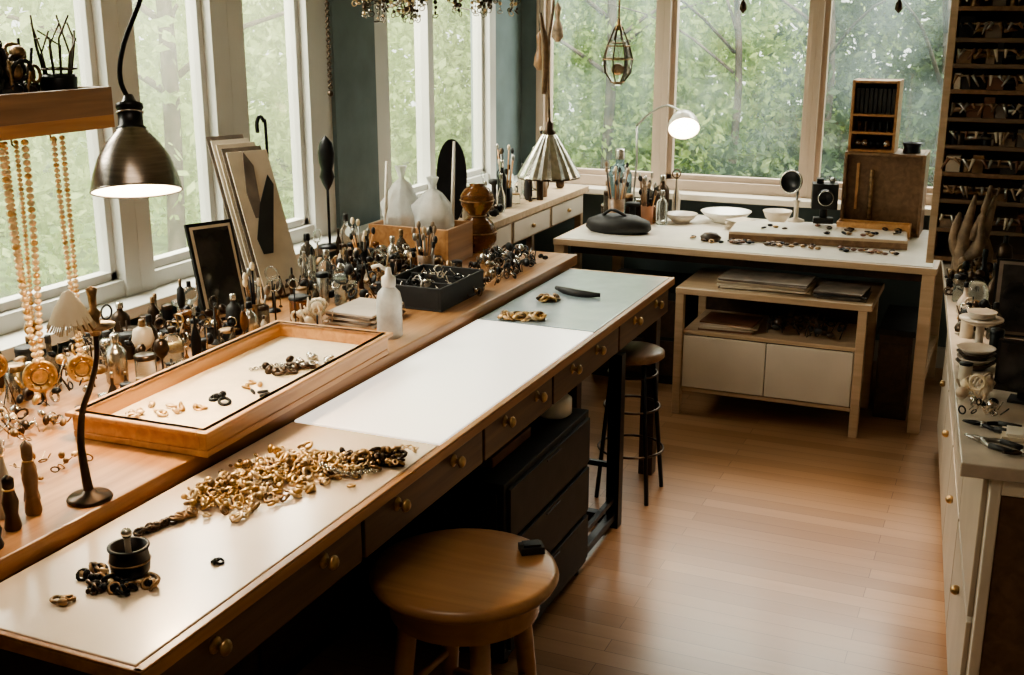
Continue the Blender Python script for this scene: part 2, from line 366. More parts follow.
for a in (40, 130, 220, 310):
    ca, sa = math.cos(math.radians(a)), math.sin(math.radians(a))
    m.tube([(cx+.135*ca, cy+.135*sa, z-.01), (cx+.16*ca, cy+.16*sa, z-.25), (cx+.19*ca, cy+.19*sa, .001)], [.026, .024, .018], 'wood_stool', 12)
for (a, b, zz) in ((40, 130, .22), (220, 310, .22), (130, 220, .28), (310, 40, .28)):
    f = lambda q: (cx+.165*math.cos(math.radians(q)), cy+.165*math.sin(math.radians(q)), zz)
    m.tube([f(a), f(b)], .011, 'wood_stool', 8)
m.done('wooden_stool')
m = MB(); m.M = T(-1.005, 2.44, .602) @ RZ(35)
m.box(-.03, .03, -.022, .022, 0, .018, 'black_matte'); m.box(-.022, .022, -.016, .016, .018, .024, 'black_metal'); m.tor((0, .022, .01), .008, .002, 'steel', RX(90), 12, 5)
m.done('ring_box', .002)

# ------------------------------------------------------------------ window counter
CT = .885
m = MB(); m.box(-2.66, -1.715, 1.05, 4.68, CT-.045, CT, 'wood_warm')
m.box(-2.64, -1.76, 1.10, 4.64, .10, CT-.045, 'wood_dark')
for k in range(6): m.box(-1.76, -1.748, 1.14+k*.58, 1.68+k*.58, .14, CT-.06, 'wood_dark')
m.box(-2.60, -1.80, 1.12, 4.62, 0, .10, 'black_matte')
m.done('window_counter', .004)

m = MB(); m.M = T(-1.895, 2.515, CT+.001) @ RZ(2.2)
w, l, h, t = .198, .47, .068, .02
m.box(-w, w, -l, l, 0, .018, 'wood_tray'); m.box(-w+t, w-t, -l+t, l-t, .018, .026, 'linen')
m.box(-w, -w+t, -l, l, .018, h, 'wood_tray'); m.box(w-t, w, -l, l, .018, h, 'wood_tray')
m.box(-w+t, w-t, -l, -l+t, .018, h, 'wood_tray'); m.box(-w+t, w-t, l-t, l, .018, h, 'wood_tray')
m.box(-w-.012, -w+t, -l-.012, l+.012, h-.012, h, 'wood_tray'); m.box(w-t, w+.012, -l-.012, l+.012, h-.012, h, 'wood_tray')
m.box(-w+t, w-t, -l-.012, -l+t, h-.012, h, 'wood_tray'); m.box(-w+t, w-t, l-t, l+.012, h-.012, h, 'wood_tray')
m.done('wooden_display_tray', .003)

# ------------------------------------------------------------------ jewelry
def chainlinks(mb, pts, r, mt, rad=.35, flat=False):
    P = [Vector(p) for p in pts]; k = 0
    for i in range(len(P)-1):
        d = P[i+1]-P[i]; n = max(1, int(d.length/(r*1.5)))
        for j in range(n):
            c = P[i]+d*((j+.5)/n)
            q = d.to_track_quat('X', 'Z').to_matrix().to_4x4() @ RX(90*(k % 2)+45)
            mb.tor(c, r, r*rad, mt, q, 9, 5); k += 1
def nugget(mb, c, s, mt):
    mb.sph(c, s, mt, (R.uniform(.6, 1.2), R.uniform(.5, 1), R.uniform(.4, .8)), 7, 5, RR())
m = MB()
path = [(-1.60, 1.87), (-1.56, 1.94), (-1.53, 2.03), (-1.51, 2.12), (-1.45, 2.18), (-1.37, 2.22), (-1.285, 2.29)]
z0 = BT+.0025
for i in range(560):
    t = R.random()**.8*(len(path)-1); k = min(int(t), len(path)-2); f = t-k
    x = path[k][0]+(path[k+1][0]-path[k][0])*f; y = path[k][1]+(path[k+1][1]-path[k][1])*f
    w = .024+.05*math.sin(math.pi*min(1, t/5.2))
    dx = max(-.12, min(.12, R.gauss(0, w*.75)))
    x2 = max(-1.68, min(-1.265, x+dx*.9)); y2 = y-dx*.8
    hh = R.uniform(.003, .034*max(.12, 1-abs(dx)/.07))
    r = R.uniform(.005, .013); mt = R.choice(['gold', 'pale_gold', 'gold', 'old_brass', 'pale_gold', 'brass', 'old_brass'])
    if t > 4.7: mt = R.choice(['old_brass', 'dark_bronze', 'brass', 'dark_bronze'])
    if R.random() < .6: m.tor((x2, y2, z0+.004+hh), r, r*.36, mt, flatR(.9), 9, 5)
    else: nugget(m, (x2, y2, z0+.006+hh), r*1.1, mt)
for q in range(6):
    c0 = path[min(6, 1+q)]; a = R.uniform(0, 6)
    chainlinks(m, [(max(-1.67, min(-1.27, c0[0]+.055*math.cos(a+j*.6)*(1-.06*j))), c0[1]+.055*math.sin(a+j*.6), z0+.02) for j in range(9)], .006, R.choice(['pale_gold', 'gold']))
chainlinks(m, [(-1.50, 1.99, z0+.008), (-1.47, 1.93, z0+.008), (-1.44, 1.88, z0+.008), (-1.455, 1.84, z0+.008)], .008, 'pale_gold')
chainlinks(m, [(-1.42, 2.14, z0+.03), (-1.38, 2.12, z0+.03), (-1.34, 2.13, z0+.02), (-1.30, 2.20, z0+.01)], .005, 'silver')
m.done('gold_jewelry_pile')
m = MB()
for i in range(30):
    t = i/29; x = -1.59+.035*t+R.uniform(-.008, .008); y = 1.71+.13*t
    m.tor((x, y, z0+.008), .009, .0034, 'dark_bronze' if i < 18 else 'old_brass', flatR(.8), 9, 5)
m.done('bronze_bracelet')
m = MB()
m.lathe((-1.49, 1.57, z0), [(.030, 0), (.037, .008), (.039, .03), (.036, .052), (.04, .056), (.04, .06), (.033, .06), (.031, .03), (.001, .012)], 'black_metal', 26)
m.tube([(-1.49, 1.57, z0+.02), (-1.487, 1.565, z0+.085)], .006, 'cream_plastic', 8); m.sph((-1.487, 1.565, z0+.088), .011, 'silver', seg=10)
m.tube([(-1.5, 1.575, z0+.02), (-1.51, 1.59, z0+.075)], .003, 'gold', 6)
m.tor((-1.49, 1.57, z0+.03), .039, .002, 'old_brass')
m.done('black_cup')
m = MB()
for i in range(40):
    a = R.uniform(0, 6.3); d = R.uniform(.045, .085)
    x, y = -1.485+math.cos(a)*d, 1.545+math.sin(a)*d*.55-.01
    if (x+1.49)**2+(y-1.57)**2 < .0022: y -= .05
    (m.tor((x, y, z0+.008), .011, .004, R.choice(['old_brass', 'dark_bronze', 'black_metal']), flatR(.8), 10, 5) if R.random() < .65 else nugget(m, (x, y, z0+.009), .012, R.choice(['black_metal', 'pale_gold'])))
m.done('beaded_rings')
def trinket(name, x, y, z, mt, n=6, s=.01, sp=.014):
    m = MB()
    for i in range(n):
        px, py = x+R.uniform(-sp, sp), y+R.uniform(-sp, sp)
        if i % 2: nugget(m, (px, py, z+s*.7), s, mt)
        else: m.tor((px, py, z+s*.5), s, s*.35, mt, flatR(.4), 12, 5)
    m.done(name)
trinket('gold_brooch', -1.53, 1.43, z0, 'old_brass', 5, .010, .014)
trinket('gold_brooch', -1.505, 1.475, z0, 'dark_bronze', 4, .006, .01)
trinket('black_earring', -1.366, 1.67, z0, 'black_metal', 4, .008, .008)
m = MB()
for i in range(26):
    t = i/25; m.tor((-1.61+.13*t, 3.63+.05*t+R.uniform(-.014, .014), z0+.014), .016, .006, R.choice(['gold', 'pale_gold', 'old_brass']), flatR(1.), 10, 5)
m.done('gold_bracelet')
m = MB()
for i in range(14): m.tor((-1.57+R.uniform(-.03, .03), 3.96+R.uniform(-.03, .03), z0+.012), .014, .005, R.choice(['old_brass', 'gold', 'dark_bronze']), flatR(1.), 10, 5)
m.done('gold_bracelet')
m = MB()
pts = [(-1.60+.20*t, 4.13-.05*t-.03*math.sin(math.pi*t), z0+.011) for t in [i/8 for i in range(9)]]
m.tube(pts, [.008, .016, .015, .008], 'black_matte', 10); m.done('black_bangle')
TZ = CT+.001+.026
for (n, x, y, mt, c, s) in (('gemstone_set', -1.86, 2.35, 'black_metal', 4, .014), ('gold_trinket', -1.95, 2.20, 'pale_gold', 12, .012), ('gold_trinket', -1.90, 2.24, 'gold', 7, .010), ('gold_ring_set', -1.86, 2.48, 'gold', 4, .01), ('silver_necklace', -1.87, 2.66, 'dark_bronze', 12, .015), ('silver_necklace', -1.83, 2.74, 'silver', 10, .013), ('gemstone_set', -1.80, 2.44, 'black_metal', 3, .012), ('black_earring', -1.96, 2.12, 'black_metal', 3, .008)):
    trinket(n, x, y, TZ, mt, c, s, .014+.004*c)
m = MB(); chainlinks(m, [(-1.95, 2.60, TZ+.006), (-1.90, 2.68, TZ+.006), (-1.84, 2.64, TZ+.006), (-1.80, 2.72, TZ+.006)], .005, 'silver'); m.done('silver_chain')

# ------------------------------------------------------------------ hanging display shelf with necklaces
m = MB()
m.box(-2.66, -2.30, 1.35, 2.53, 1.60, 1.635, 'wood_warm'); m.box(-2.325, -2.30, 1.35, 2.53, 1.635, 1.71, 'wood_mid'); m.box(-2.66, -2.325, 2.505, 2.53, 1.635, 1.71, 'wood_mid'); m.box(-2.66, -2.325, 1.35, 1.375, 1.635, 1.71, 'wood_mid')
for y in (1.45, 2.2): m.box(-2.788, -2.66, y-.02, y+.02, 1.60, 1.75, 'wood_mid')
for y in (1.5, 1.7, 1.9, 2.03, 2.18, 2.31): m.tube([(-2.32, y, 1.60), (-2.32, y, 1.585), (-2.305, y, 1.575), (-2.30, y, 1.59)], .003, 'brass', 6)
m.done('hanging_display_shelf', .003)
def necklace(name, y, zb, x=-2.31, ww=.05, pend=.035, r=.0075):
    m = MB()
    for sgn in (-1, 1):
        n = int((1.588-zb)/(r*1.7)); 
        for k in range(n+1):
            f = k/n; yy = y+sgn*ww*.5*(1-f*f*.8)
            m.sph((x, yy, 1.588-(1.588-zb)*f), r, 'pale_gold' if k % 5 else 'gold', (1, 1, .85), 8, 6)
    m.lathe((x, y, zb-pend), [(.001, -.004), (pend, -.004), (pend, .004), (pend*.85, .006), (pend*.8, .003), (.001, .005)], 'gold', 24, RZ(-40) @ RY(90))
    m.M = T(x, y, zb-pend) @ RZ(-40)
    m.tor((.004, 0, 0), pend*.5, .003, 'old_brass', RY(90), 16, 5)
    for k in range(8): m.sph((.006, pend*.66*math.cos(k*.785), pend*.66*math.sin(k*.785)), .004, 'brass', seg=6, rings=4)
    m.done(name)
necklace('gold_necklace', 2.175, 1.02, ww=.075, r=.010, pend=.044); necklace('gold_necklace', 2.19, 1.12, ww=.035, x=-2.335, r=.007, pend=.02)
necklace('gold_necklace', 2.325, .995, ww=.03, r=.008, pend=.040); necklace('gold_necklace', 2.03, 1.08, ww=.05, r=.008, pend=.034)
def cluster(name, x, y, z, w, d, h, mts, n=26, s=.03):
    m = MB()
    for i in range(n):
        px, py = x+R.uniform(-w, w), y+R.uniform(-d, d); f = 1-((px-x)/w)**2*.5-((py-y)/d)**2*.4
        ss = s*R.uniform(.5, 1.1); mt = R.choice(mts)
        pz = z+ss*1.02+R.uniform(0, h)*max(.1, f)
        k = R.random()
        if k < .40: m.sph((px, py, pz), ss, mt, (1, R.uniform(.5, 1), R.uniform(.4, .9)), 8, 6, RR())
        elif k < .72: m.tor((px, py, pz), ss*.8, ss*.18, mt, RR(), 12, 5)
        else: m.tube([(px, py, z+.01), (px+R.uniform(-.03, .03), py+R.uniform(-.03, .03), pz+ss)], ss*.13, mt, 6)
    return m.done(name)
cluster('trinket_pile', -2.49, 1.85, 1.637, .10, .25, .20, ['black_metal', 'dark_bronze', 'driftwood', 'black_matte'], 90, .04)
cluster('trinket_pile', -2.50, 2.32, 1.637, .11, .11, .17, ['black_metal', 'dark_bronze', 'black_matte', 'old_brass', 'black_matte'], 130, .036)
m = MB()
m.lathe((-2.40, 2.44, 1.636), [(.035, 0), (.045, .03), (.05, .10), (.045, .11), (.04, .10), (.001, .02)], 'black_metal', 18)
for i in range(12):
    a = i*.52; m.tube([(-2.40+.02*math.cos(a), 2.44+.02*math.sin(a), 1.66), (-2.40+.05*math.cos(a), 2.44+.05*math.sin(a), 1.80+.02*(i % 3)), (-2.40+.06*math.cos(a+.5), 2.44+.05*math.sin(a+.5), 1.84+.02*(i % 4))], .0028, 'dark_bronze', 6)
m.tor((-2.40, 2.44, 1.76), .05, .003, 'dark_bronze'); m.done('wire_basket')

# ------------------------------------------------------------------ lamps
lx, ly, lz = -1.915, 2.16, 1.495
TL = Matrix.Translation((lx, ly, lz)) @ Matrix.Rotation(math.radians(17), 4, Vector((-.75, -.66, 0)))
lamp = bpy.data.objects.new('gooseneck_lamp', None); S.collection.objects.link(lamp)
m = MB(); m.M = TL
m.shell((0, 0, 0), [(.106, 0), (.104, .012), (.098, .04), (.084, .080), (.062, .115), (.042, .138), (.034, .148)], 'shade_metal', 40)
m.shell((0, 0, 0), [(.1035, .001), (.101, .012), (.094, .039), (.08, .078), (.059, .112), (.036, .138)], 'shade_inner', 40)
m.tor((0, 0, 0), .105, .0025, 'shade_metal', seg=40)
m.lathe((0, 0, .146), [(.035, 0), (.035, .006), (.029, .009), (.029, .05), (.032, .053), (.032, .062), (.018, .068), (.010, .085), (.001, .086)], 'black_metal', 24)
m.tor((0, 0, .188), .031, .002, 'steel', seg=24)
m.M = Matrix.Identity(4)
e = TL @ Vector((0, 0, .22))
m.tube([tuple(e), (e.x-.012, e.y-.01, e.z+.05), (e.x+.0, e.y, e.z+.13), (e.x+.06, e.y+.03, e.z+.29), (e.x+.09, e.y+.04, e.z+.55), (e.x+.06, e.y+.02, e.z+.8), (e.x+.05, e.y, ZC-.02)], .006, 'black_metal', 10, 5)
m.lathe((e.x+.05, e.y, ZC-.03), [(.05, 0), (.055, .028)], 'black_metal', 20)
m.done('shade_and_neck', parent=lamp)
m = MB(); m.M = TL; m.sph((0, 0, .045), .036, 'bulb', (1, 1, 1.15)); m.cyl(0, 0, .075, .14, .018, 'white_ceramic'); m.done('bulb', parent=lamp)
def plight(name, loc, w, col, rad=.05, typ='POINT', rot=None, size=None, sizey=None, spot=None, blend=.5):
    l = bpy.data.lights.new(name, typ); l.energy = w; l.color = col
    if typ == 'AREA': l.shape = 'RECTANGLE'; l.size = size; l.size_y = sizey
    else: l.shadow_soft_size = rad
    if spot: l.spot_size = math.radians(spot); l.spot_blend = blend
    o = bpy.data.objects.new(name, l); o.location = loc
    if rot is not None: o.rotation_euler = (Vector(rot)-Vector(loc)).to_track_quat('-Z', 'Y').to_euler()
    S.collection.objects.link(o); return o
plight('gooseneck_lamp_light', (lx, ly, lz-.02), 42, (1, .72, .43), .05, 'SPOT', (lx+.16, ly-.16, 0), spot=155, blend=.9)

m = MB(); bx, by = -1.765, 1.76
m.lathe((bx, by, CT), [(.047, 0), (.049, .004), (.044, .010), (.018, .014), (.010, .024), (.001, .026)], 'dark_bronze', 30)
m.tube([(bx, by, CT+.015), (bx-.006, by, CT+.06), (bx-.014, by+.005, CT+.13), (bx-.004, by+.01, CT+.20), (bx+.022, by+.015, CT+.26), (bx+.040, by+.02, CT+.32), (bx+.044, by+.02, CT+.37)], [.012, .009, .007, .006, .006], 'dark_bronze', 10, 5)
tx, ty, tz = bx+.044, by+.02, CT+.37
m.lathe((tx, ty, tz), [(.010, 0), (.012, .008), (.040, .018), (.042, .022), (.012, .026), (.010, .034), (.014, .04), (.014, .05), (.007, .058), (.009, .085), (.012, .10), (.001, .105)], 'old_brass', 24)
for i in range(60):
    a = i*.105; m.tube([(tx-.015, ty-.05, tz+.10), (tx-.015+.05*math.cos(a), ty-.05+.045*math.sin(a), tz+.03+R.uniform(-.012, .006))], .0018, 'linen', 5)
m.lathe((tx-.015, ty-.05, tz+.04), [(.043, 0), (.03, .03), (.010, .062), (.001, .066)], 'linen', 20)
m.tube([(tx, ty, tz+.03), (tx-.015, ty-.05, tz+.10)], .004, 'old_brass', 6)
m.done('brass_table_lamp')

m = MB(); px, py, pz = -2.10, 5.3, 1.13
prof = [(.155, 0), (.150, .012), (.10, .10), (.045, .19), (.03, .21)]
seg = 40; vs = []; fs = []
for r, z in prof:
    for i in range(seg):
        a = 2*math.pi*i/seg; rr = r*(1+(.03 if i % 2 else -.02)); vs.append((px+rr*math.cos(a), py+rr*math.sin(a), pz+z))
for j in range(len(prof)-1):
    for i in range(seg): k = (i+1) % seg; fs.append((j*seg+i, j*seg+k, (j+1)*seg+k, (j+1)*seg+i))
m.add(vs, fs, 'silver'); m.tor((px, py, pz), .153, .005, 'dark_bronze', seg=40)
m.lathe((px, py, pz+.2), [(.032, 0), (.034, .02), (.022, .03), (.022, .06), (.008, .07), (.008, .09), (.001, .09)], 'dark_bronze', 16)
m.tube([(px, py, pz+.28), (px-.01, py, pz+.6), (px+.02, py, pz+.9), (px, py, ZC-.005)], .007, 'driftwood', 6, 4); m.lathe((px, py, ZC-.03), [(.05, 0), (.055, .029)], 'black_metal', 16)
m.tube([(px-.03, py, pz+.4), (px-.02, py, pz+.6), (px-.05, py, pz+.78)], [.012, .022, .006], 'wood_mid', 8, 4)
m.sph((px, py, pz+.08), .03, 'lamp_white')
m.done('pendant_cone_lamp')

m = MB(); px, py, pz = -2.02, 6.1, 1.55
m.lathe((px, py, pz), [(.02, -.02), (.035, 0), (.07, .05), (.08, .12), (.06, .19), (.04, .22)], 'glass_clear', 16)
for i in range(8):
    a = i*math.pi/4; c, s_ = math.cos(a), math.sin(a)
    m.tube([(px+.035*c, py+.035*s_, pz), (px+.074*c, py+.074*s_, pz+.05), (px+.084*c, py+.084*s_, pz+.12), (px+.064*c, py+.064*s_, pz+.19), (px+.02*c, py+.02*s_, pz+.29)], .004, 'dark_bronze', 5)
for z, r in ((0, .038), (.12, .085), (.19, .064)): m.tor((px, py, pz+z), r, .004, 'old_brass', seg=20)
m.sph((px, py, pz+.07), .03, 'glass_amber')
m.lathe((px, py, pz+.27), [(.03, 0), (.012, .03), (.008, .06), (.001, .07)], 'old_brass', 12)
m.tube([(px, py, pz+.3), (px, py, ZC-.002)], .005, 'old_brass', 6)
m.done('hanging_lantern')

def dangler(name, x, y, ztop, n=9, ln=.25, mts=('silver', 'dark_bronze', 'glass_amber')):
    m = MB()
    for i in range(n):
        px, py = x+R.uniform(-.16, .16), y+R.uniform(-.12, .12); l = ln*R.uniform(.3, 1)
        m.tube([(px, py, ztop), (px+R.uniform(-.01, .01), py, ztop-l)], .0015, 'dark_bronze', 4)
        for k in range(6): m.sph((px+R.uniform(-.008, .008), py, ztop-l+.022*k), R.uniform(.005, .011), R.choice(mts), seg=7, rings=5)
        m.tor((px, py, ztop-l-.014), .012, .002, R.choice(mts), RR(), 12, 5)
    m.tube([(x, y, ZC-.001), (x, y, ztop)], .003, 'dark_bronze', 5); m.box(x-.17, x+.17, y-.13, y+.13, ztop, ztop+.015, 'dark_bronze')
    m.done(name)
dangler('crystal_chandelier', -2.45, 4.45, 2.08, 60, .20, ('silver', 'silver', 'dark_bronze', 'dark_bronze', 'pale_gold'))
dangler('crystal_chandelier', -2.2, 4.75, 2.06, 50, .15, ('silver', 'silver', 'dark_bronze', 'dark_bronze', 'pale_gold'))
def hangchain(name, x, y, z1, r, mt):
    m = MB(); chainlinks(m, [(x, y, ZC), (x, y, z1)], r, mt); nugget(m, (x, y, z1-.02), r*2.5, mt); m.done(name)
hangchain('hanging_chain', -2.68, 4.25, 1.60, .008, 'dark_bronze')
for (x, z, mt) in ((-2.58, 1.62, 'wood_mid'), (-2.47, 1.78, 'driftwood')):
    m = MB(); m.tube([(x, 6.35, ZC), (x, 6.35, z+.18)], .002, 'black_metal', 5)
    m.lathe((x, 6.35, z), [(.01, -.03), (.035, 0), (.03, .05), (.012, .10), (.016, .13), (.022, .16), (.004, .19)], mt, 12); m.done('hanging_wooden_ornament')
for (x, z) in ((-1.42, 1.98), (-.62, 1.98)):
    m = MB(); m.tube([(x, 6.4, ZC), (x, 6.4, z)], .002, 'black_metal', 5); m.lathe((x, 6.4, z-.07), [(.004, 0), (.02, .02), (.016, .05), (.004, .07)], 'dark_bronze', 10); m.done('hanging_glass_drop')

# ------------------------------------------------------------------ bottles & clutter
def bottle(mb, x, y, z, h, r, mt, cap='black_matte', kind=0):
    if kind == 4:
        mb.lathe((x, y, z), [(r, 0), (r, h*.08), (r*.45, h*.12), (r*.45, h*.42), (r, h*.46), (r, h*.54), (r*.1, h*.56), (.001, h*.56)], mt, 14); return
    if kind == 5:
        mb.lathe((x, y, z), [(r, 0), (r*.9, h*.05), (r*.15, h*.1), (.001, h*.1)], cap, 14); mb.tube([(x, y, z+h*.04), (x, y, z+h*.75)], r*.12, cap, 6)
        mb.tor((x, y, z+h*.75+r*.9), r*.9, r*.14, mt, RZ(R.uniform(0, 90)) @ RX(90), 16, 5); return
    if kind == 0: p = [(r*.9, 0), (r, h*.04), (r, h*.62), (r*.7, h*.72), (r*.34, h*.78), (r*.34, h*.86)]; cr = r*.42
    elif kind == 1: p = [(r*.6, 0), (r, h*.1), (r, h*.4), (r*.5, h*.58), (r*.28, h*.65), (r*.28, h*.86)]; cr = r*.34
    elif kind == 2: p = [(r, 0), (r, h*.84), (r*.95, h*.86)]; cr = r*1.04
    else: p = [(r*.5, 0), (r*.55, h*.03), (r*.15, h*.08), (r*.12, h*.35), (r*.7, h*.45), (r, h*.6), (r*.8, h*.8), (r*.3, h*.86)]; cr = r*.3
    mb.lathe((x, y, z), p, mt, 14)
    mb.lathe((x, y, z+h*.85), [(cr, 0), (cr, h*.12), (cr*.8, h*.15), (.001, h*.15)], cap, 12)
GL = ['glass_clear', 'glass_clear', 'glass_clear', 'glass_clear', 'glass_smoke', 'glass_amber', 'dark_bronze', 'black_metal', 'silver', 'glass_smoke', 'black_matte', 'cream_plastic', 'dark_bronze']
occupied = []
def free(x, y, r):
    for (a, b, c) in occupied:
        if (a-x)**2+(b-y)**2 < (r+c)**2: return False
    occupied.append((x, y, r)); return True
names = {0: 'glass_bottle', 1: 'perfume_bottle', 2: 'jar', 3: 'goblet', 4: 'thread_spool', 5: 'ring_stand'}
def scatter(n, xr, yr, z, hr, rr):
    for i in range(n):
        for tr in range(20):
            x, y = R.uniform(*xr), R.uniform(*yr); r = R.uniform(*rr)
            if free(x, y, r+.002): break
        else: continue
        k = R.choice([0, 0, 1, 2, 2, 2, 3, 4, 5]); h = R.uniform(*hr)
        if k == 2: h *= .55
        m = MB(); bottle(m, x, y, z, h, r, R.choice(GL), R.choice(['black_matte', 'silver', 'old_brass', 'black_metal', 'dark_bronze', 'glass_clear']), k)
        m.done(names[k])
occupied += [(-2.40, 3.13, .11), (-2.52, 3.45, .14), (-1.81, 3.17, .06), (-2.15, 4.57, .1), (-2.31, 4.43, .16), (-1.95, 3.72, .24), (-2.05, 3.3, .12)]
occupied += [(-2.20, 2.05, .09), (-2.31, 2.17, .07), (-2.31, 2.32, .07), (-2.22, 2.2, .06), (-2.15, 1.93, .07), (-2.06, 1.83, .06)]
scatter(24, (-2.6, -2.42), (1.9, 3.1), CT, (.10, .19), (.018, .034))
scatter(42, (-2.58, -2.17), (2.42, 3.3), CT, (.06, .18), (.012, .034))
scatter(54, (-2.60, -2.02), (3.10, 4.2), CT, (.07, .21), (.012, .034))
scatter(22, (-2.2, -2.135), (2.1, 3.0), CT, (.05, .10), (.009, .016))
scatter(12, (-2.42, -2.05), (1.35, 1.75), CT, (.08, .18), (.018, .030))
def toolcup(x, y, z, name='tool_cup', h=.1, r=.035, mt='old_brass', n=9, tl=.2):
    m = MB(); m.lathe((x, y, z), [(r*.9, 0), (r, h), (r*.9, h), (r*.8, .01), (.001, .01)], mt, 16)
    for i in range(n):
        a = R.uniform(0, 6.3); l = tl*R.uniform(.7, 1.1)
        p = Vector((x+math.cos(a)*r*.3, y+math.sin(a)*r*.3, z+.012)); q = Vector((x+math.cos(a)*r*1.3, y+math.sin(a)*r*1.3, z+l))
        m.tube([p, q], .0035, R.choice(['wood_mid', 'black_metal', 'steel', 'wood_tray']), 6); m.sph(q, .009, R.choice(['steel', 'driftwood', 'black_matte', 'linen']), (1, 1, 1.8), 7, 5)
    m.done(name)
toolcup(-2.25, 3.05, CT, n=7); toolcup(-2.4, 4.0, CT, mt='black_metal'); toolcup(-2.1, 3.98, CT, mt='wood_mid', n=12)
for (x, y, h, mt) in ((-1.82, 1.655, .15, 'wood_mid'), (-1.865, 1.62, .17, 'cream_plastic'), (-1.80, 1.58, .11, 'dark_bronze'), (-1.87, 1.70, .13, 'black_metal'), (-1.85, 1.55, .09, 'glass_smoke'), (-1.765, 1.50, .07, 'black_matte')):
    m = MB(); m.lathe((x, y, CT), [(.016, 0), (.018, .006), (.013, h*.3), (.017, h*.55), (.010, h*.8), (.012, h*.86), (.012, h), (.006, h*1.06), (.001, h*1.08)], mt, 14); m.tor((x, y, CT+h*.8), .011, .002, 'gold'); m.done('burnisher_handle')
cluster('shell_pile', -2.12, 3.20, CT, .06, .05, .07, ['shell', 'linen'], 30, .026)
cluster('jewelry_findings', -2.40, 2.55, CT, .13, .5, .10, ['gold', 'old_brass', 'silver', 'dark_bronze', 'black_metal', 'black_metal', 'dark_bronze'], 220, .020)
cluster('jewelry_findings', -2.24, 1.98, CT, .10, .12, .03, ['pale_gold', 'old_brass', 'silver', 'dark_bronze'], 60, .016)
cluster('jewelry_findings', -1.98, 1.86, CT, .07, .07, .01, ['pale_gold', 'old_brass', 'dark_bronze'], 20, .012)
cluster('jewelry_findings', -1.84, 3.95, CT, .07, .24, .03, ['silver', 'old_brass', 'dark_bronze', 'black_metal'], 90, .016)
cluster('jewelry_findings', -2.25, 3.8, CT, .22, .35, .12, ['silver', 'old_brass', 'dark_bronze', 'black_metal', 'black_matte'], 240, .022)
cluster('wire_coils', -1.90, 4.33, CT, .12, .16, .05, ['silver', 'dark_bronze', 'black_metal', 'black_matte'], 110, .022)
m = MB()
for i in range(5): m.box(-.09, .09, -.11, .11, i*.009, i*.009+.008, 'paper_dark' if i % 2 else 'stone_marble', T(-2.0, 3.34, CT) @ RZ(R.uniform(-8, 8)))
m.done('slate_stack', .001)
m = MB(); m.lathe((-1.81, 3.17, CT), [(.036, 0), (.042, .006), (.042, .12), (.036, .15), (.018, .17)], 'plastic_bag', 24)
m.lathe((-1.81, 3.17, CT+.17), [(.022, 0), (.024, .01), (.024, .03), (.012, .038), (.009, .06), (.001, .064)], 'white_ceramic', 18)
m.tube([(-1.81, 3.17, CT+.22), (-1.84, 3.165, CT+.238), (-1.865, 3.16, CT+.23)], .006, 'white_ceramic', 8); m.done('squeeze_bottle')
def openbox(name, x0, x1, y0, y1, z, h, t, mt, inner=None, M=None, div=0):
    m = MB()
    if M is not None: m.M = M
    m.box(x0, x1, y0, y1, z, z+t, mt); m.box(x0, x0+t, y0, y1, z+t, z+h, mt); m.box(x1-t, x1, y0, y1, z+t, z+h, mt)
    m.box(x0+t, x1-t, y0, y0+t, z+t, z+h, mt); m.box(x0+t, x1-t, y1-t, y1, z+t, z+h, mt)
    if inner: m.box(x0+t, x1-t, y0+t, y1-t, z+t, z+h*.5, inner)
    for k in range(div):
        yy = y0+(y1-y0)*(k+1)/(div+1); m.box(x0+t, x1-t, yy-.003, yy+.003, z+t, z+h*.9, mt)
    return m.done(name, .002)
openbox('black_storage_box', -2.06, -1.80, 3.52, 3.88, CT, .085, .008, 'black_matte', 'paper_dark', div=2)
cluster('jewelry_findings', -1.93, 3.7, CT+.045, .09, .14, .03, ['silver', 'dark_bronze', 'black_metal', 'cream_plastic'], 50, .018)
m = MB(); m.lathe((-2.15, 4.57, CT), [(.05, 0), (.06, .01), (.085, .05), (.088, .09), (.07, .13), (.04, .155), (.036, .165), (.05, .18), (.072, .21), (.074, .25), (.055, .28), (.03, .292), (.035, .30), (.001, .302)], 'glass_amber', 30)
for z, r in ((.09, .089), (.162, .04), (.23, .075)): m.tor((-2.15, 4.57, CT+z), r, .003, 'old_brass', seg=30)
m.done('amber_gourd_vase')
openbox('wooden_crate', -2.50, -2.12, 4.22, 4.46, CT, .155, .012, 'wood_warm')
for i, (x, y, h) in enumerate(((-2.40, 4.34, .38), (-2.25, 4.34, .34))):
    m = MB(); prof = [(.03, 0), (.075, .02), (.10, .14), (.095, .22), (.045, h*.8), (.012, h*.86), (.03, h)]
    vs = []; fs = []; sg = 24
    for r, z in prof:
        for k in range(sg):
            a = 2*math.pi*k/sg; q = r*(1+.12*math.sin(a*5+z*40)+.06*math.sin(a*9)); vs.append((x+q*math.cos(a)*.85, y+q*math.sin(a)*.8, CT+.014+z))
    for j in range(len(prof)-1):
        for k in range(sg): k2 = (k+1) % sg; fs.append((j*sg+k, j*sg+k2, (j+1)*sg+k2, (j+1)*sg+k))
    m.add(vs, fs, 'plastic_bag', True); m.done('plastic_bag')
for x, y, h in ((-2.45, 4.27, .42), (-2.20, 4.41, .50)):
    m = MB(); m.tube([(x, y, CT+.013), (x+.02, y, CT+h)], [.012, .006], 'white_ceramic', 8); m.done('paint_brush')
m = MB(); m.M = T(-2.40, 3.10, CT+.012) @ RZ(66) @ RX(-17)
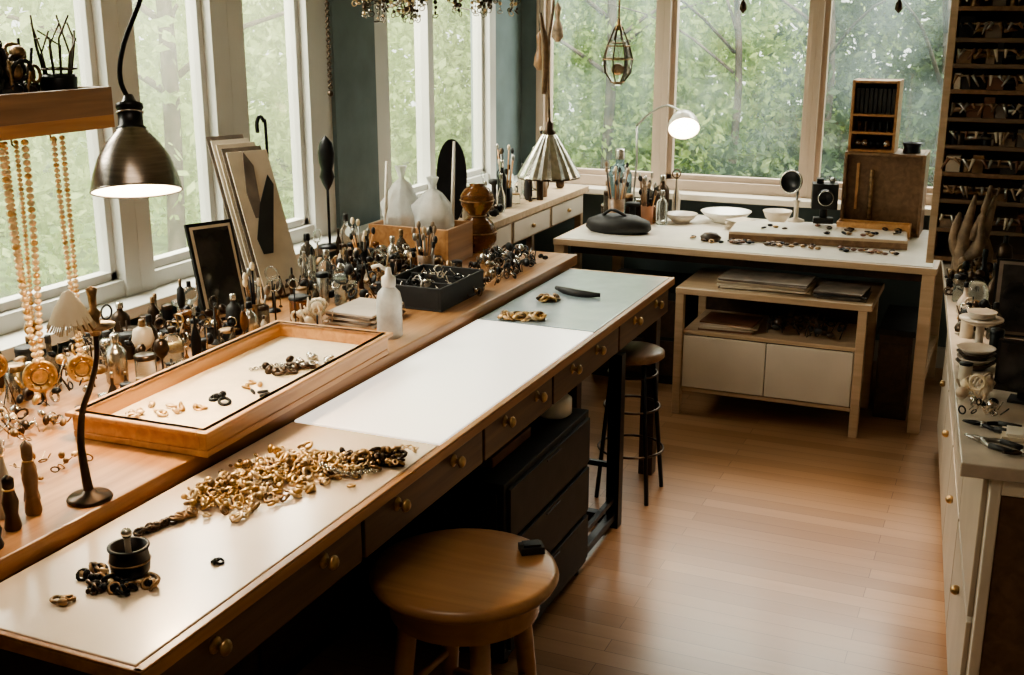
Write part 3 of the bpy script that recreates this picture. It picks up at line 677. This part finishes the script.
m.box(-.085, .085, -.008, .008, 0, .34, 'black_metal'); m.box(-.076, .076, -.0095, -.008, .012, .328, 'paper'); m.box(-.066, .066, -.011, -.0095, .022, .318, 'picture_art')
m.bar((0, .01, .2), (0, .085, .02), .03, .004, 'black_matte'); m.done('leaning_picture_frame', .002)
m = MB(); m.M = T(-2.44, 3.50, CT+.01) @ RZ(66) @ RX(-24)
for i in range(5):
    m.box(-.085-i*.010, .085-i*.014, -.006+i*.011, .000+i*.011, 0, .56+.02*i, ('paper', 'paper_dark', 'paper', 'white_paint', 'paper_dark')[i])
m.prism([(-.07, 0), (-.03, 0), (.05, .26), (.035, .30), (-.03, .19), (-.08, .06)], .004, 'black_matte', T(.02, -.01, .16) @ RX(90))
m.prism([(-.02, 0), (.01, 0), (.03, .2), (.0, .26), (-.03, .1)], .004, 'paper_dark', T(-.02, -.0062, .3) @ RX(90))
m.done('sketch_boards', .001)
m = MB(); x, y = -2.70, 3.80
m.lathe((x, y, SILL), [(.035, 0), (.036, .008), (.008, .014), (.001, .016)], 'dark_bronze', 16)
m.tube([(x, y, SILL), (x, y, SILL+.50), (x, y-.01, SILL+.55), (x, y-.035, SILL+.57), (x, y-.055, SILL+.55), (x, y-.055, SILL+.51)], [.005, .008, .008], 'black_metal', 8, 4)
m.lathe((x, y, SILL+.16), [(.004, 0), (.018, .05), (.016, .12), (.009, .2), (.004, .24)], 'dark_bronze', 10); m.done('hook_ornament')
m = MB(); x, y = -2.62, 4.10
m.lathe((x, y, SILL), [(.05, 0), (.052, .01), (.01, .016), (.001, .018)], 'black_metal', 20); m.tube([(x, y, SILL+.01), (x, y, SILL+.32)], .006, 'black_metal', 8)
m.lathe((x, y, SILL+.27), [(.004, -.03), (.022, .0), (.034, .03), (.026, .06), (.034, .09), (.038, .13), (.03, .17), (.012, .19), (.001, .20)], 'black_metal', 14, sx=1., sy=.7)
m.done('carved_sculpture')
m = MB(); m.M = T(-2.42, 4.86, .935) @ RZ(18) @ RX(-6)
ov = [(.072*math.cos(a)*(1+.08*math.sin(a)), .20+.20*math.sin(a)) for a in [i*math.pi/16 for i in range(32)]]
m.prism(ov, .018, 'black_metal', T(0, 0, .006) @ RX(90)); m.prism([(a*.8, .20+(b-.20)*.88) for a, b in ov], .003, 'wood_mid', T(0, -.013, .006) @ RX(90))
m.box(-.04, .04, -.03, .05, -.001, .012, 'black_metal'); m.done('oval_mirror')

# ------------------------------------------------------------------ side desk
m = MB(); SZ = .93
m.box(-2.66, -2.28, 4.70, 6.40, SZ-.035, SZ, 'wood_pale'); m.box(-2.65, -2.30, 4.74, 6.36, SZ-.16, SZ-.035, 'wood_pale')
for k in range(3): m.box(-2.30, -2.29, 4.78+k*.53, 5.27+k*.53, SZ-.15, SZ-.045, 'white_paint'); m.sph((-2.282, 5.02+k*.53, SZ-.098), .012, 'brass')
for y in (4.76, 6.34):
    for x in (-2.63, -2.32): m.box(x-.02, x+.02, y-.02, y+.02, 0, SZ-.16, 'wood_pale')
m.done('side_desk', .003)
scatter(34, (-2.60, -2.34), (5.05, 6.3), SZ, (.08, .26), (.014, .032))
toolcup(-2.50, 5.0, SZ, n=8, tl=.26); toolcup(-2.42, 5.5, SZ, mt='black_metal', tl=.3); toolcup(-2.38, 5.9, SZ, mt='wood_mid', tl=.34, n=14)
cluster('jewelry_findings', -2.42, 5.15, SZ, .1, .1, .10, ['black_metal', 'dark_bronze', 'black_matte'], 80, .024)

# ------------------------------------------------------------------ far work table
FT = .80; FX0, FX1, FY0, FY1 = -2.12, -.26, 5.42, 6.44
m = MB()
m.box(FX0, FX1, FY0, FY1, FT-.035, FT-.004, 'wood_pale'); m.box(FX0+.02, FX1-.02, FY0+.02, FY1-.02, FT-.004, FT, 'white_ceramic')
m.box(FX0+.06, FX1-.06, FY0+.10, FY1-.05, FT-.09, FT-.035, 'wood_dark')  # apron kept dark to imitate the shadow under the table top
for x in (FX0+.03, FX1-.035):
    for y in (FY0+.035, FY1-.035): m.box(x-.028, x+.028, y-.028, y+.028, 0, FT-.035, 'wood_pale')
m.box(FX1-.055, FX1-.015, FY0+.065, FY1-.065, .2, .24, 'wood_pale')
m.done('far_work_table', .003)
m = MB(); ch = .64
cx0, cx1, cy0, cy1 = -1.42, -.51, 5.25, 5.75
m.box(cx0, cx1, cy0, cy1, ch-.03, ch, 'wood_pale')
for x in (cx0+.02, cx1-.04):
    for y in (cy0+.025, cy1-.025): m.box(x-.02, x+.02, y-.02, y+.02, 0, ch-.03, 'wood_pale')
m.box(cx0+.04, cx1-.06, cy0+.02, cy1-.02, .12, .14, 'wood_pale'); m.box(cx0+.04, cx1-.06, cy0+.02, cy1-.02, .41, .43, 'wood_pale')
m.box(cx0+.04, cx1-.06, cy1-.04, cy1-.02, .14, ch-.03, 'wood_dark'); m.box(cx0+.04, cx0+.055, cy0+.03, cy1-.04, .14, .41, 'white_paint'); m.box(cx1-.075, cx1-.06, cy0+.03, cy1-.04, .14, .41, 'white_paint')
mid = (cx0+cx1)/2-.01
m.box(cx0+.045, mid-.002, cy0+.012, cy0+.03, .145, .405, 'white_paint'); m.box(mid+.002, cx1-.065, cy0+.012, cy0+.03, .145, .405, 'white_paint')
m.done('console_cabinet', .003)
def stack(name, x, y, z, w, d, n, mts, t=.006, rot=0):
    m = MB()
    for i in range(n): m.box(-w/2, w/2, -d/2, d/2, i*t, i*t+t*.85, R.choice(mts), T(x+R.uniform(-.01, .01), y+R.uniform(-.01, .01), z) @ RZ(rot+R.uniform(-5, 5)))
    m.done(name, .0008)
stack('paper_stack', -1.02, 5.42, ch, .42, .24, 9, ['paper', 'paper_dark', 'paper_dark'])
stack('paper_stack', -.66, 5.40, ch, .22, .22, 6, ['paper_dark', 'paper_dark', 'black_matte'])
stack('magazine_stack', -1.18, 5.40, .43, .26, .2, 5, ['paper', 'leather_red', 'white_paint'], .009)
cluster('tool_pile', -.82, 5.42, .43, .18, .09, .08, ['black_matte', 'dark_bronze', 'wood_dark'], 70, .024)
m = MB(); m.box(-.50, -.345, 5.6, 6.1, 0, .42, 'wood_dark'); m.box(-.51, -.335, 5.59, 6.11, .42, .45, 'black_matte'); m.box(-.49, -.355, 5.592, 5.6, .08, .38, 'wood_dark'); m.done('wooden_chest', .003)
m = MB(); m.box(-2.0, -1.5, 5.7, 6.2, 0, .5, 'black_matte'); m.box(-1.98, -1.52, 5.69, 5.7, .05, .24, 'wood_dark'); m.box(-1.98, -1.52, 5.69, 5.7, .26, .46, 'wood_dark'); m.done('storage_cabinet', .003)

m = MB(); m.M = T(-.87, 5.92, FT+.001) @ RZ(6)
m.box(-.43, .43, -.17, .17, 0, .012, 'wood_mid'); m.box(-.43, .43, -.17, -.155, .012, .032, 'wood_mid'); m.box(-.43, .43, .155, .17, .012, .032, 'wood_mid'); m.box(-.43, .43, -.17, .17, .032, .045, 'wood_pale'); m.box(-.425, .425, -.165, .165, .045, .048, 'white_ceramic')
m.done('sorting_tray', .002)
def smallbits(name, x, y, z, w, d, n, rot=0):
    m = MB(); m.M = T(x, y, z) @ RZ(rot)
    for i in range(n):
        p = (R.uniform(-w, w), R.uniform(-d, d), .009)
        if R.random() < .5: m.tor(p, .012, .004, R.choice(['dark_bronze', 'black_metal', 'old_brass']), flatR(.4), 10, 5)
        else: m.sph(p, .013, R.choice(['dark_bronze', 'black_metal', 'leather_red', 'old_brass']), (1.2, .8, .6), 8, 5)
    m.done(name)
smallbits('ring_assortment', -.80, 5.90, FT+.049, .34, .11, 26, 6)
smallbits('bead_assortment', -.85, 5.66, FT+.001, .40, .04, 60)
smallbits('bead_assortment', -1.35, 5.66, FT+.001, .12, .06, 10)
m = MB(); m.lathe((-1.36, 5.66, FT+.001), [(.03, 0), (.035, .02), (.02, .04), (.001, .045)], 'wood_dark', 12, sx=1.6); m.done('wooden_stamp')
def dish(name, x, y, z, r, mt='white_ceramic', h=.03, foot=.5):
    m = MB(); m.lathe((x, y, z), [(r*foot, 0), (r*foot, .005), (r*.8, h*.5), (r, h), (r*.96, h), (r*.75, h*.55), (.001, .008)], mt, 28); m.done(name)
dish('ceramic_dish', -1.42, 6.24, FT+.001, .14, h=.06); dish('ceramic_dish', -1.15, 6.30, FT+.001, .08, 'cream_plastic', .07); dish('shallow_bowl', -1.64, 6.12, FT+.001, .09, 'stone_marble', .05)
m = MB()
for i in range(7): m.box(-.07, .07, -.045, .045, i*.008, i*.008+.002, 'paper', T(-1.30, 6.05, FT+.001) @ RZ(R.uniform(0, 90)) @ RX(R.uniform(0, 3)))
m.done('crumpled_wrap')
m = MB(); x, y = -1.98, 6.30
m.lathe((x, y, FT+.001), [(.07, 0), (.072, .012), (.02, .018), (.001, .02)], 'white_ceramic', 24)
m.tube([(x, y, FT+.01), (x+.02, y, FT+.30), (x+.02, y-.02, FT+.50)], .006, 'steel', 8)
m.tube([(x+.02, y-.02, FT+.50), (x+.12, y-.10, FT+.58), (x+.24, y-.18, FT+.63), (x+.34, y-.24, FT+.60)], .006, 'steel', 8, 4)
sc_ = (x+.355, y-.26, FT+.54); Mx = RZ(20) @ RX(-48)
m.shell(sc_, [(.082, -.03), (.079, .01), (.06, .05), (.03, .075), (.001, .085)], 'white_ceramic', 26, Mx); m.shell(sc_, [(.080, -.029), (.076, .008), (.057, .046), (.03, .07), (.001, .08)], 'lamp_white', 26, Mx)
q = Vector(sc_)+Mx @ Vector((0, 0, -.002)); m.sph(q, .035, 'bulb')
m.done('white_desk_lamp')
m = MB(); x, y = -1.02, 6.12
m.lathe((x, y, FT+.05), [(.045, 0), (.045, .008), (.012, .02), (.012, .1), (.02, .11), (.001, .115)], 'cream_plastic', 20)
m.tube([(x, y, FT+.15), (x, y, FT+.22)], .007, 'steel', 8)
m.lathe((x-.03, y-.02, FT+.26), [(.001, -.02), (.05, -.015), (.062, 0), (.062, .012), (.05, .018), (.046, .008), (.001, .006)], 'black_metal', 26, RX(80) @ RY(-15))
m.tor((x-.03, y-.04, FT+.262), .058, .004, 'silver', RX(80) @ RY(-15), 26)
m.done('magnifier_stand')
m = MB(); m.M = T(-.88, 6.12, FT+.05) @ RZ(12)
m.box(-.05, .05, -.03, .03, 0, .03, 'black_matte'); m.tube([(0, 0, .03), (0, 0, .09)], .02, 'black_metal', 10); m.box(-.065, .065, -.05, .05, .08, .21, 'black_matte'); m.lathe((0, -.05, .145), [(.042, 0), (.042, .03), (.036, .035), (.036, .06), (.03, .06), (.001, .045)], 'black_metal', 22, RX(90))
m.tor((0, -.105, .145), .036, .004, 'silver', RX(90), 22); m.box(-.045, -.01, -.03, .03, .21, .235, 'black_metal'); m.sph((.035, 0, .225), .016, 'steel')
m.done('vintage_camera', .003)
m = MB(); x0, x1, y0, y1 = -.80, -.40, 6.16, 6.42; zb = FT+.001
m.box(x0, x1, y1-.015, y1, zb, zb+.42, 'wood_mid'); m.box(x0, x0+.015, y0, y1-.015, zb, zb+.42, 'wood_mid'); m.box(x1-.015, x1, y0, y1-.015, zb, zb+.42, 'wood_mid')
m.box(x0+.015, x1-.015, y0, y1-.015, zb, zb+.015, 'wood_mid'); m.box(x0+.015, x1-.015, y0, y1-.015, zb+.405, zb+.42, 'wood_mid'); m.box(x0+.015, x1-.015, y0+.06, y0+.07, zb+.015, zb+.405, 'wood_mid')
m.box(x0+.06, x0+.075, y0+.045, y0+.06, zb+.12, zb+.36, 'wood_tray'); m.tube([(x0+.14, y0+.04, zb+.05), (x0+.14, y0+.04, zb+.33)], .012, 'old_brass', 8)
m.done('wooden_cubby', .002)
openbox('wooden_parts_box', -.80, -.44, 6.05, 6.15, FT+.001, .075, .008, 'wood_tray', 'wood_mid')
m = MB(); x0, x1, y0, y1 = -.79, -.56, 6.18, 6.38; zb = FT+.422
m.box(x0, x0+.014, y0, y1, zb, zb+.36, 'wood_warm'); m.box(x1-.014, x1, y0, y1, zb, zb+.36, 'wood_warm'); m.box(x0+.014, x1-.014, y1-.01, y1, zb, zb+.36, 'wood_dark')
for z in (0, .09, .18, .346): m.box(x0+.014, x1-.014, y0, y1-.01, zb+z, zb+z+.012, 'wood_warm')
for k in range(9): m.box(x0+.02+k*.022, x0+.037+k*.022, y0+.02, y1-.02, zb+.193, zb+.32, 'black_matte')
for k in range(5): m.cyl(x0+.04+k*.036, y0+.06, zb+.102, zb+.15, .012, R.choice(['dark_bronze', 'black_metal', 'glass_amber']), 10); m.sph((x0+.04+k*.036, y0+.06, zb+.04), .02, R.choice(['dark_bronze', 'black_metal', 'silver']))
m.done('small_bookshelf', .001)
dish('round_tin', -.48, 6.25, FT+.422, .05, 'black_metal', .05, .9)
occupied.clear(); occupied += [(-1.42, 6.24, .14), (-1.15, 6.30, .1), (-1.64, 6.12, .1), (-1.98, 6.3, .08), (-1.02, 6.12, .06)]
scatter(22, (-2.08, -1.72), (6.0, 6.4), FT+.001, (.12, .32), (.018, .045))
toolcup(-1.95, 5.92, FT+.001, mt='wood_mid', n=18, tl=.3, h=.14, r=.045); toolcup(-1.80, 6.0, FT+.001, mt='terracotta', n=12, tl=.24)
m = MB(); bottle(m, -2.02, 6.18, FT+.001, .38, .07, 'glass_blue', 'silver', 0); m.done('blue_glass_bottle')
m = MB(); m.lathe((-1.87, 5.72, FT+.001), [(.13, 0), (.15, .02), (.14, .06), (.09, .085), (.03, .095), (.001, .095)], 'black_matte', 24, sx=1.2, sy=.7); m.tube([(-1.98, 5.70, FT+.05), (-1.9, 5.68, FT+.12), (-1.82, 5.69, FT+.09)], .008, 'black_matte', 8, 4); m.done('leather_pouch')

# ------------------------------------------------------------------ right-hand counter and rack
ang = math.degrees(math.atan2(.21, 2.62))
m = MB(); m.M = T(-.035, 2.70, 0) @ RZ(ang)
D = 2.62; W = .55; RT = .90
m.box(0, W, 0, D, RT-.035, RT, 'stone_marble')
b0 = .07
m.box(b0, W-.01, .03, D-.01, .08, RT-.035, 'shaded_drawer_paint'); m.box(b0+.03, W-.04, .06, D-.04, 0, .08, 'black_matte')
m.box(b0+.025, W-.03, .018, .03, .12, RT-.075, 'wood_drawer'); m.box(b0, b0+.025, .012, .03, .08, RT-.035, 'white_paint'); m.box(W-.03, W-.01, .012, .03, .08, RT-.035, 'white_paint'); m.box(b0+.025, W-.03, .012, .03, RT-.075, RT-.035, 'white_paint'); m.box(b0+.025, W-.03, .012, .03, .08, .12, 'white_paint')
for k in range(4):
    ya = .06+k*.64
    for j in range(2):
        z0_, z1_ = .10+j*.38, .465+j*.38
        m.box(b0-.014, b0, ya, ya+.62, z0_, z1_, 'shaded_drawer_paint'); m.sph((b0-.024, ya+.31, z1_-.07), .014, 'brass', seg=10)
m.done('right_counter', .003)
m = MB(); x0, x1, y0, y1 = -.29, .55, 5.02, 5.22; zb = RT+.001
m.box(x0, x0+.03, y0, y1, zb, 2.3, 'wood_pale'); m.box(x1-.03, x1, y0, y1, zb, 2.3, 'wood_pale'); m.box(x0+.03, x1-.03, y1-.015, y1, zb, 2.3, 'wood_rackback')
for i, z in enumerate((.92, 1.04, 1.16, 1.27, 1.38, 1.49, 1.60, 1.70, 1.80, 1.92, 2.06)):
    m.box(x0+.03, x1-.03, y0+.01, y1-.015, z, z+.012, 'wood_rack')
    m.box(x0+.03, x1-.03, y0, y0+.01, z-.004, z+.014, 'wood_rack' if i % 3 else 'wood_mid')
m.done('tool_rack', .002)
m = MB()
for z in (1.052, 1.172, 1.282, 1.392, 1.502, 1.612, 1.712, 1.812, 1.932):
    x = x0+.04
    while x < .35:
        k = R.random(); w = R.uniform(.02, .06)
        if k < .35: m.box(x, x+w, y0+.01, y0+.12, z+.001, z+R.uniform(.03, .085), R.choice(['wood_mid', 'black_matte', 'paper_dark', 'leather_red', 'paper', 'black_metal', 'driftwood']))
        elif k < .75: m.tube([(x, y0+.012, z+.03), (x+w, y0+.01, z+.035), (x+w*1.9, y0+.012, z+.03)], [.011, .009, .003], R.choice(['steel', 'wood_mid', 'black_metal', 'old_brass', 'driftwood']), 7)
        else: m.lathe((x+.02, y0+.04, z+.001), [(.018, 0), (.02, .04), (.012, .05), (.001, .052)], R.choice(['old_brass', 'black_metal', 'cream_plastic', 'dark_bronze']), 10)
        x += w+.006
    m.tube([(x0+.04, y0-.012, z+.055), (.34, y0-.012, z+.055)], .004, 'driftwood', 6)
    x = x0+.05
    while x < .34:
        l = R.uniform(.02, .05); m.tube([(x, y0-.02, z+.06), (x+R.uniform(-.03, .03), y0-.022, z+.06-l)], [.008, .003], R.choice(['wood_mid', 'steel', 'black_metal', 'leather_red', 'cream_plastic', 'driftwood']), 6); x += R.uniform(.014, .04)
m.done('hand_tools_on_rack')
def rc(u, v):
    return Matrix.Translation((-.035, 2.70, 0)) @ RZ(ang) @ Vector((u, v, RT+.001))
def pliers(name, p, rot, mt='steel'):
    m = MB(); m.M = T(*p) @ RZ(rot)
    for s_ in (-1, 1):
        m.tube([(s_*.022, -.08, .008), (s_*.024, -.03, .008), (s_*.004, .0, .008), (-s_*.008, .02, .008), (-s_*.002, .05, .008)], [.006, .006, .005, .004, .002], mt, 8, 4)
        m.tube([(s_*.022, -.085, .0085), (s_*.025, -.03, .0085)], .0072, 'black_matte', 8)
    m.lathe((0, .0, 0), [(.008, 0), (.008, .014), (.001, .015)], 'steel', 10); m.done(name)
pliers('pliers', rc(.055, .15), 60); pliers('pliers', rc(.14, .09), 110, 'dark_bronze'); pliers('pliers', rc(.06, .27), 80, 'black_metal')
m = MB(); m.M = T(*rc(.15, .22)); m.box(-.05, .05, -.04, .04, 0, .01, 'paper'); m.box(-.04, .04, -.03, .035, .01, .016, 'white_ceramic'); m.done('notepad', .001)
p = rc(.165, .52)
m = MB(); m.M = T(*p) @ RZ(-8); m.box(-.07, .07, -.012, .012, .025, .165, 'screen_black'); m.box(-.063, .063, -.0135, -.012, .032, .158, 'picture_art'); m.box(-.03, .03, -.03, .03, 0, .008, 'black_matte'); m.box(-.01, .01, -.005, .008, .008, .03, 'black_matte'); m.done('small_monitor', .002)
cluster('shell_pile', *rc(.05, .50), .035, .05, .05, ['shell', 'linen', 'cream_plastic'], 24, .024)
cluster('jewelry_findings', *rc(.06, .38), .05, .04, .02, ['silver', 'black_metal', 'shell'], 24, .014)
q = rc(.06, .80)
m = MB()
for i in range(4): m.M = T(q.x, q.y, q.z+.014*i); m.lathe((0, 0, 0), [(.03, 0), (.04, .01), (.055, .022), (.052, .022), (.03, .012), (.001, .012)], 'stone_marble' if i % 2 else 'dark_bronze', 24)
m.done('bowl_stack')
q = rc(.08, 1.02)
m = MB(); m.M = T(*q); m.lathe((0, 0, 0), [(.035, 0), (.035, .004), (.012, .012), (.012, .07), (.05, .088), (.065, .095), (.065, .10), (.001, .096)], 'stone_marble', 26); m.lathe((0, 0, .101), [(.035, 0), (.045, .02), (.042, .02), (.001, .008)], 'stone_marble', 22); m.done('cake_stand')
cluster('jewelry_findings', *rc(.09, 1.30), .06, .12, .07, ['dark_bronze', 'silver', 'old_brass', 'black_metal', 'stone_marble'], 90, .022)
for (u, v, h, r, g, k) in ((.05, 1.16, .09, .02, 'cream_plastic', 2), (.13, 1.16, .12, .022, 'glass_smoke', 0), (.05, 1.44, .12, .025, 'stone_marble', 1), (.15, 1.6, .16, .03, 'dark_bronze', 1), (.04, 1.66, .10, .022, 'glass_clear', 2), (.05, 2.15, .16, .025, 'driftwood', 0), (.12, .9, .1, .02, 'black_metal', 2), (.03, .68, .05, .018, 'cream_plastic', 2), (.12, 1.75, .18, .03, 'black_metal', 1), (.15, 2.2, .22, .03, 'driftwood', 1), (.2, 1.95, .2, .03, 'dark_bronze', 3)):
    q = rc(u, v); m = MB(); bottle(m, q.x, q.y, q.z, h, r, g, 'black_metal', k); m.done(names[k])
q = rc(.09, 1.50); m = MB(); m.lathe(q, [(.035, 0), (.04, .02), (.04, .08), (.03, .10), (.026, .11), (.001, .112)], 'glass_clear', 18); m.done('glass_jar')
cluster('jewelry_findings', *rc(.09, 1.85), .08, .16, .09, ['dark_bronze', 'black_metal', 'old_brass', 'driftwood'], 110, .024)
q = rc(.08, 2.0)
m = MB(); m.lathe(q, [(.05, 0), (.052, .012), (.02, .02), (.001, .022)], 'wood_dark', 18)
base = Vector(q)
for (a, b, c, r0) in (((0, 0, .0), (-.03, 0, .12), (.0, 0, .34), .04), ((-.01, 0, .06), (-.06, .01, .16), (-.05, 0, .27), .03), ((0, 0, .10), (.04, 0, .18), (.07, .01, .34), .03), ((-.02, 0, .10), (.03, -.02, .14), (.03, -.03, .26), .03), ((0, 0, .17), (.03, -.01, .26), (.05, -.01, .38), .02), ((.02, 0, .02), (.05, 0, .1), (.04, 0, .2), .035)):
    m.tube([base+Vector(a), base+Vector(b), base+Vector(c)], [r0, r0*.8, .006], 'driftwood', 8, 5)
m.done('driftwood_sculpture')
q = rc(.19, 1.2); m = MB(); m.M = T(*q) @ RX(-8); m.box(-.07, .07, -.01, .01, 0.003, .25, 'black_metal'); m.box(-.062, .062, -.012, -.01, .010, .243, 'paper_dark'); m.box(-.05, .05, -.013, -.012, .02, .233, 'picture_art'); m.bar((0, .01, .15), (0, .06, .005), .02, .004, 'black_matte'); m.done('leaning_picture_frame', .002)

# ------------------------------------------------------------------ lights
w = bpy.data.worlds.new('sky'); S.world = w; w.use_nodes = True
nt = w.node_tree; bg = nt.nodes['Background']; bg.inputs[0].default_value = (.97, .98, .90, 1); bg.inputs[1].default_value = 2.9
sun = bpy.data.lights.new('sun', 'SUN'); sun.energy = 8.5; sun.angle = .05; sun.color = (1, .93, .78)
so = bpy.data.objects.new('sun', sun); so.rotation_euler = Vector((-.35, .45, -1.)).to_track_quat('-Z', 'Y').to_euler(); S.collection.objects.link(so)
plight('window_fill_left', (-3.75, 3.6, 3.05), 540, (1, .91, .77), typ='AREA', rot=(-1.3, 3.2, .7), size=4.5, sizey=1.4)  # area light added outside, out of view, imitating sky light from the left
plight('window_fill_far', (-1.5, 7.5, 3.05), 220, (1, .95, .87), typ='AREA', rot=(-1.3, 5.2, .6), size=3, sizey=1.2)  # unseen area light added beyond the far windows to brighten the room
plight('unseen_ceiling_light', (-.50, 3.9, 2.68), 260, (1, .79, .56), .10, 'SPOT', (-.50, 3.95, 0), spot=46, blend=1.)  # unseen spot added for the warm pool of light on the floor
plight('unseen_ceiling_light', (-1.2, 1.2, 2.66), 11, (1, .82, .62), typ='AREA', rot=(-1.2, 1.6, 0), size=1.0, sizey=.6)  # weak warm fill added overhead, no fixture there

# ------------------------------------------------------------------ camera
cam = bpy.data.cameras.new('camera'); cam.sensor_width = 36; cam.lens = 1150/1024*36; cam.clip_start = .05
co = bpy.data.objects.new('camera', cam); co.location = (0, 0, 1.9); co.rotation_euler = (math.radians(90-15.6653), 0, math.radians(23.4465))
S.collection.objects.link(co); S.camera = co
try:
    S.view_settings.view_transform = 'AgX'; S.view_settings.look = 'AgX - Medium High Contrast'
except Exception as e: print(e)
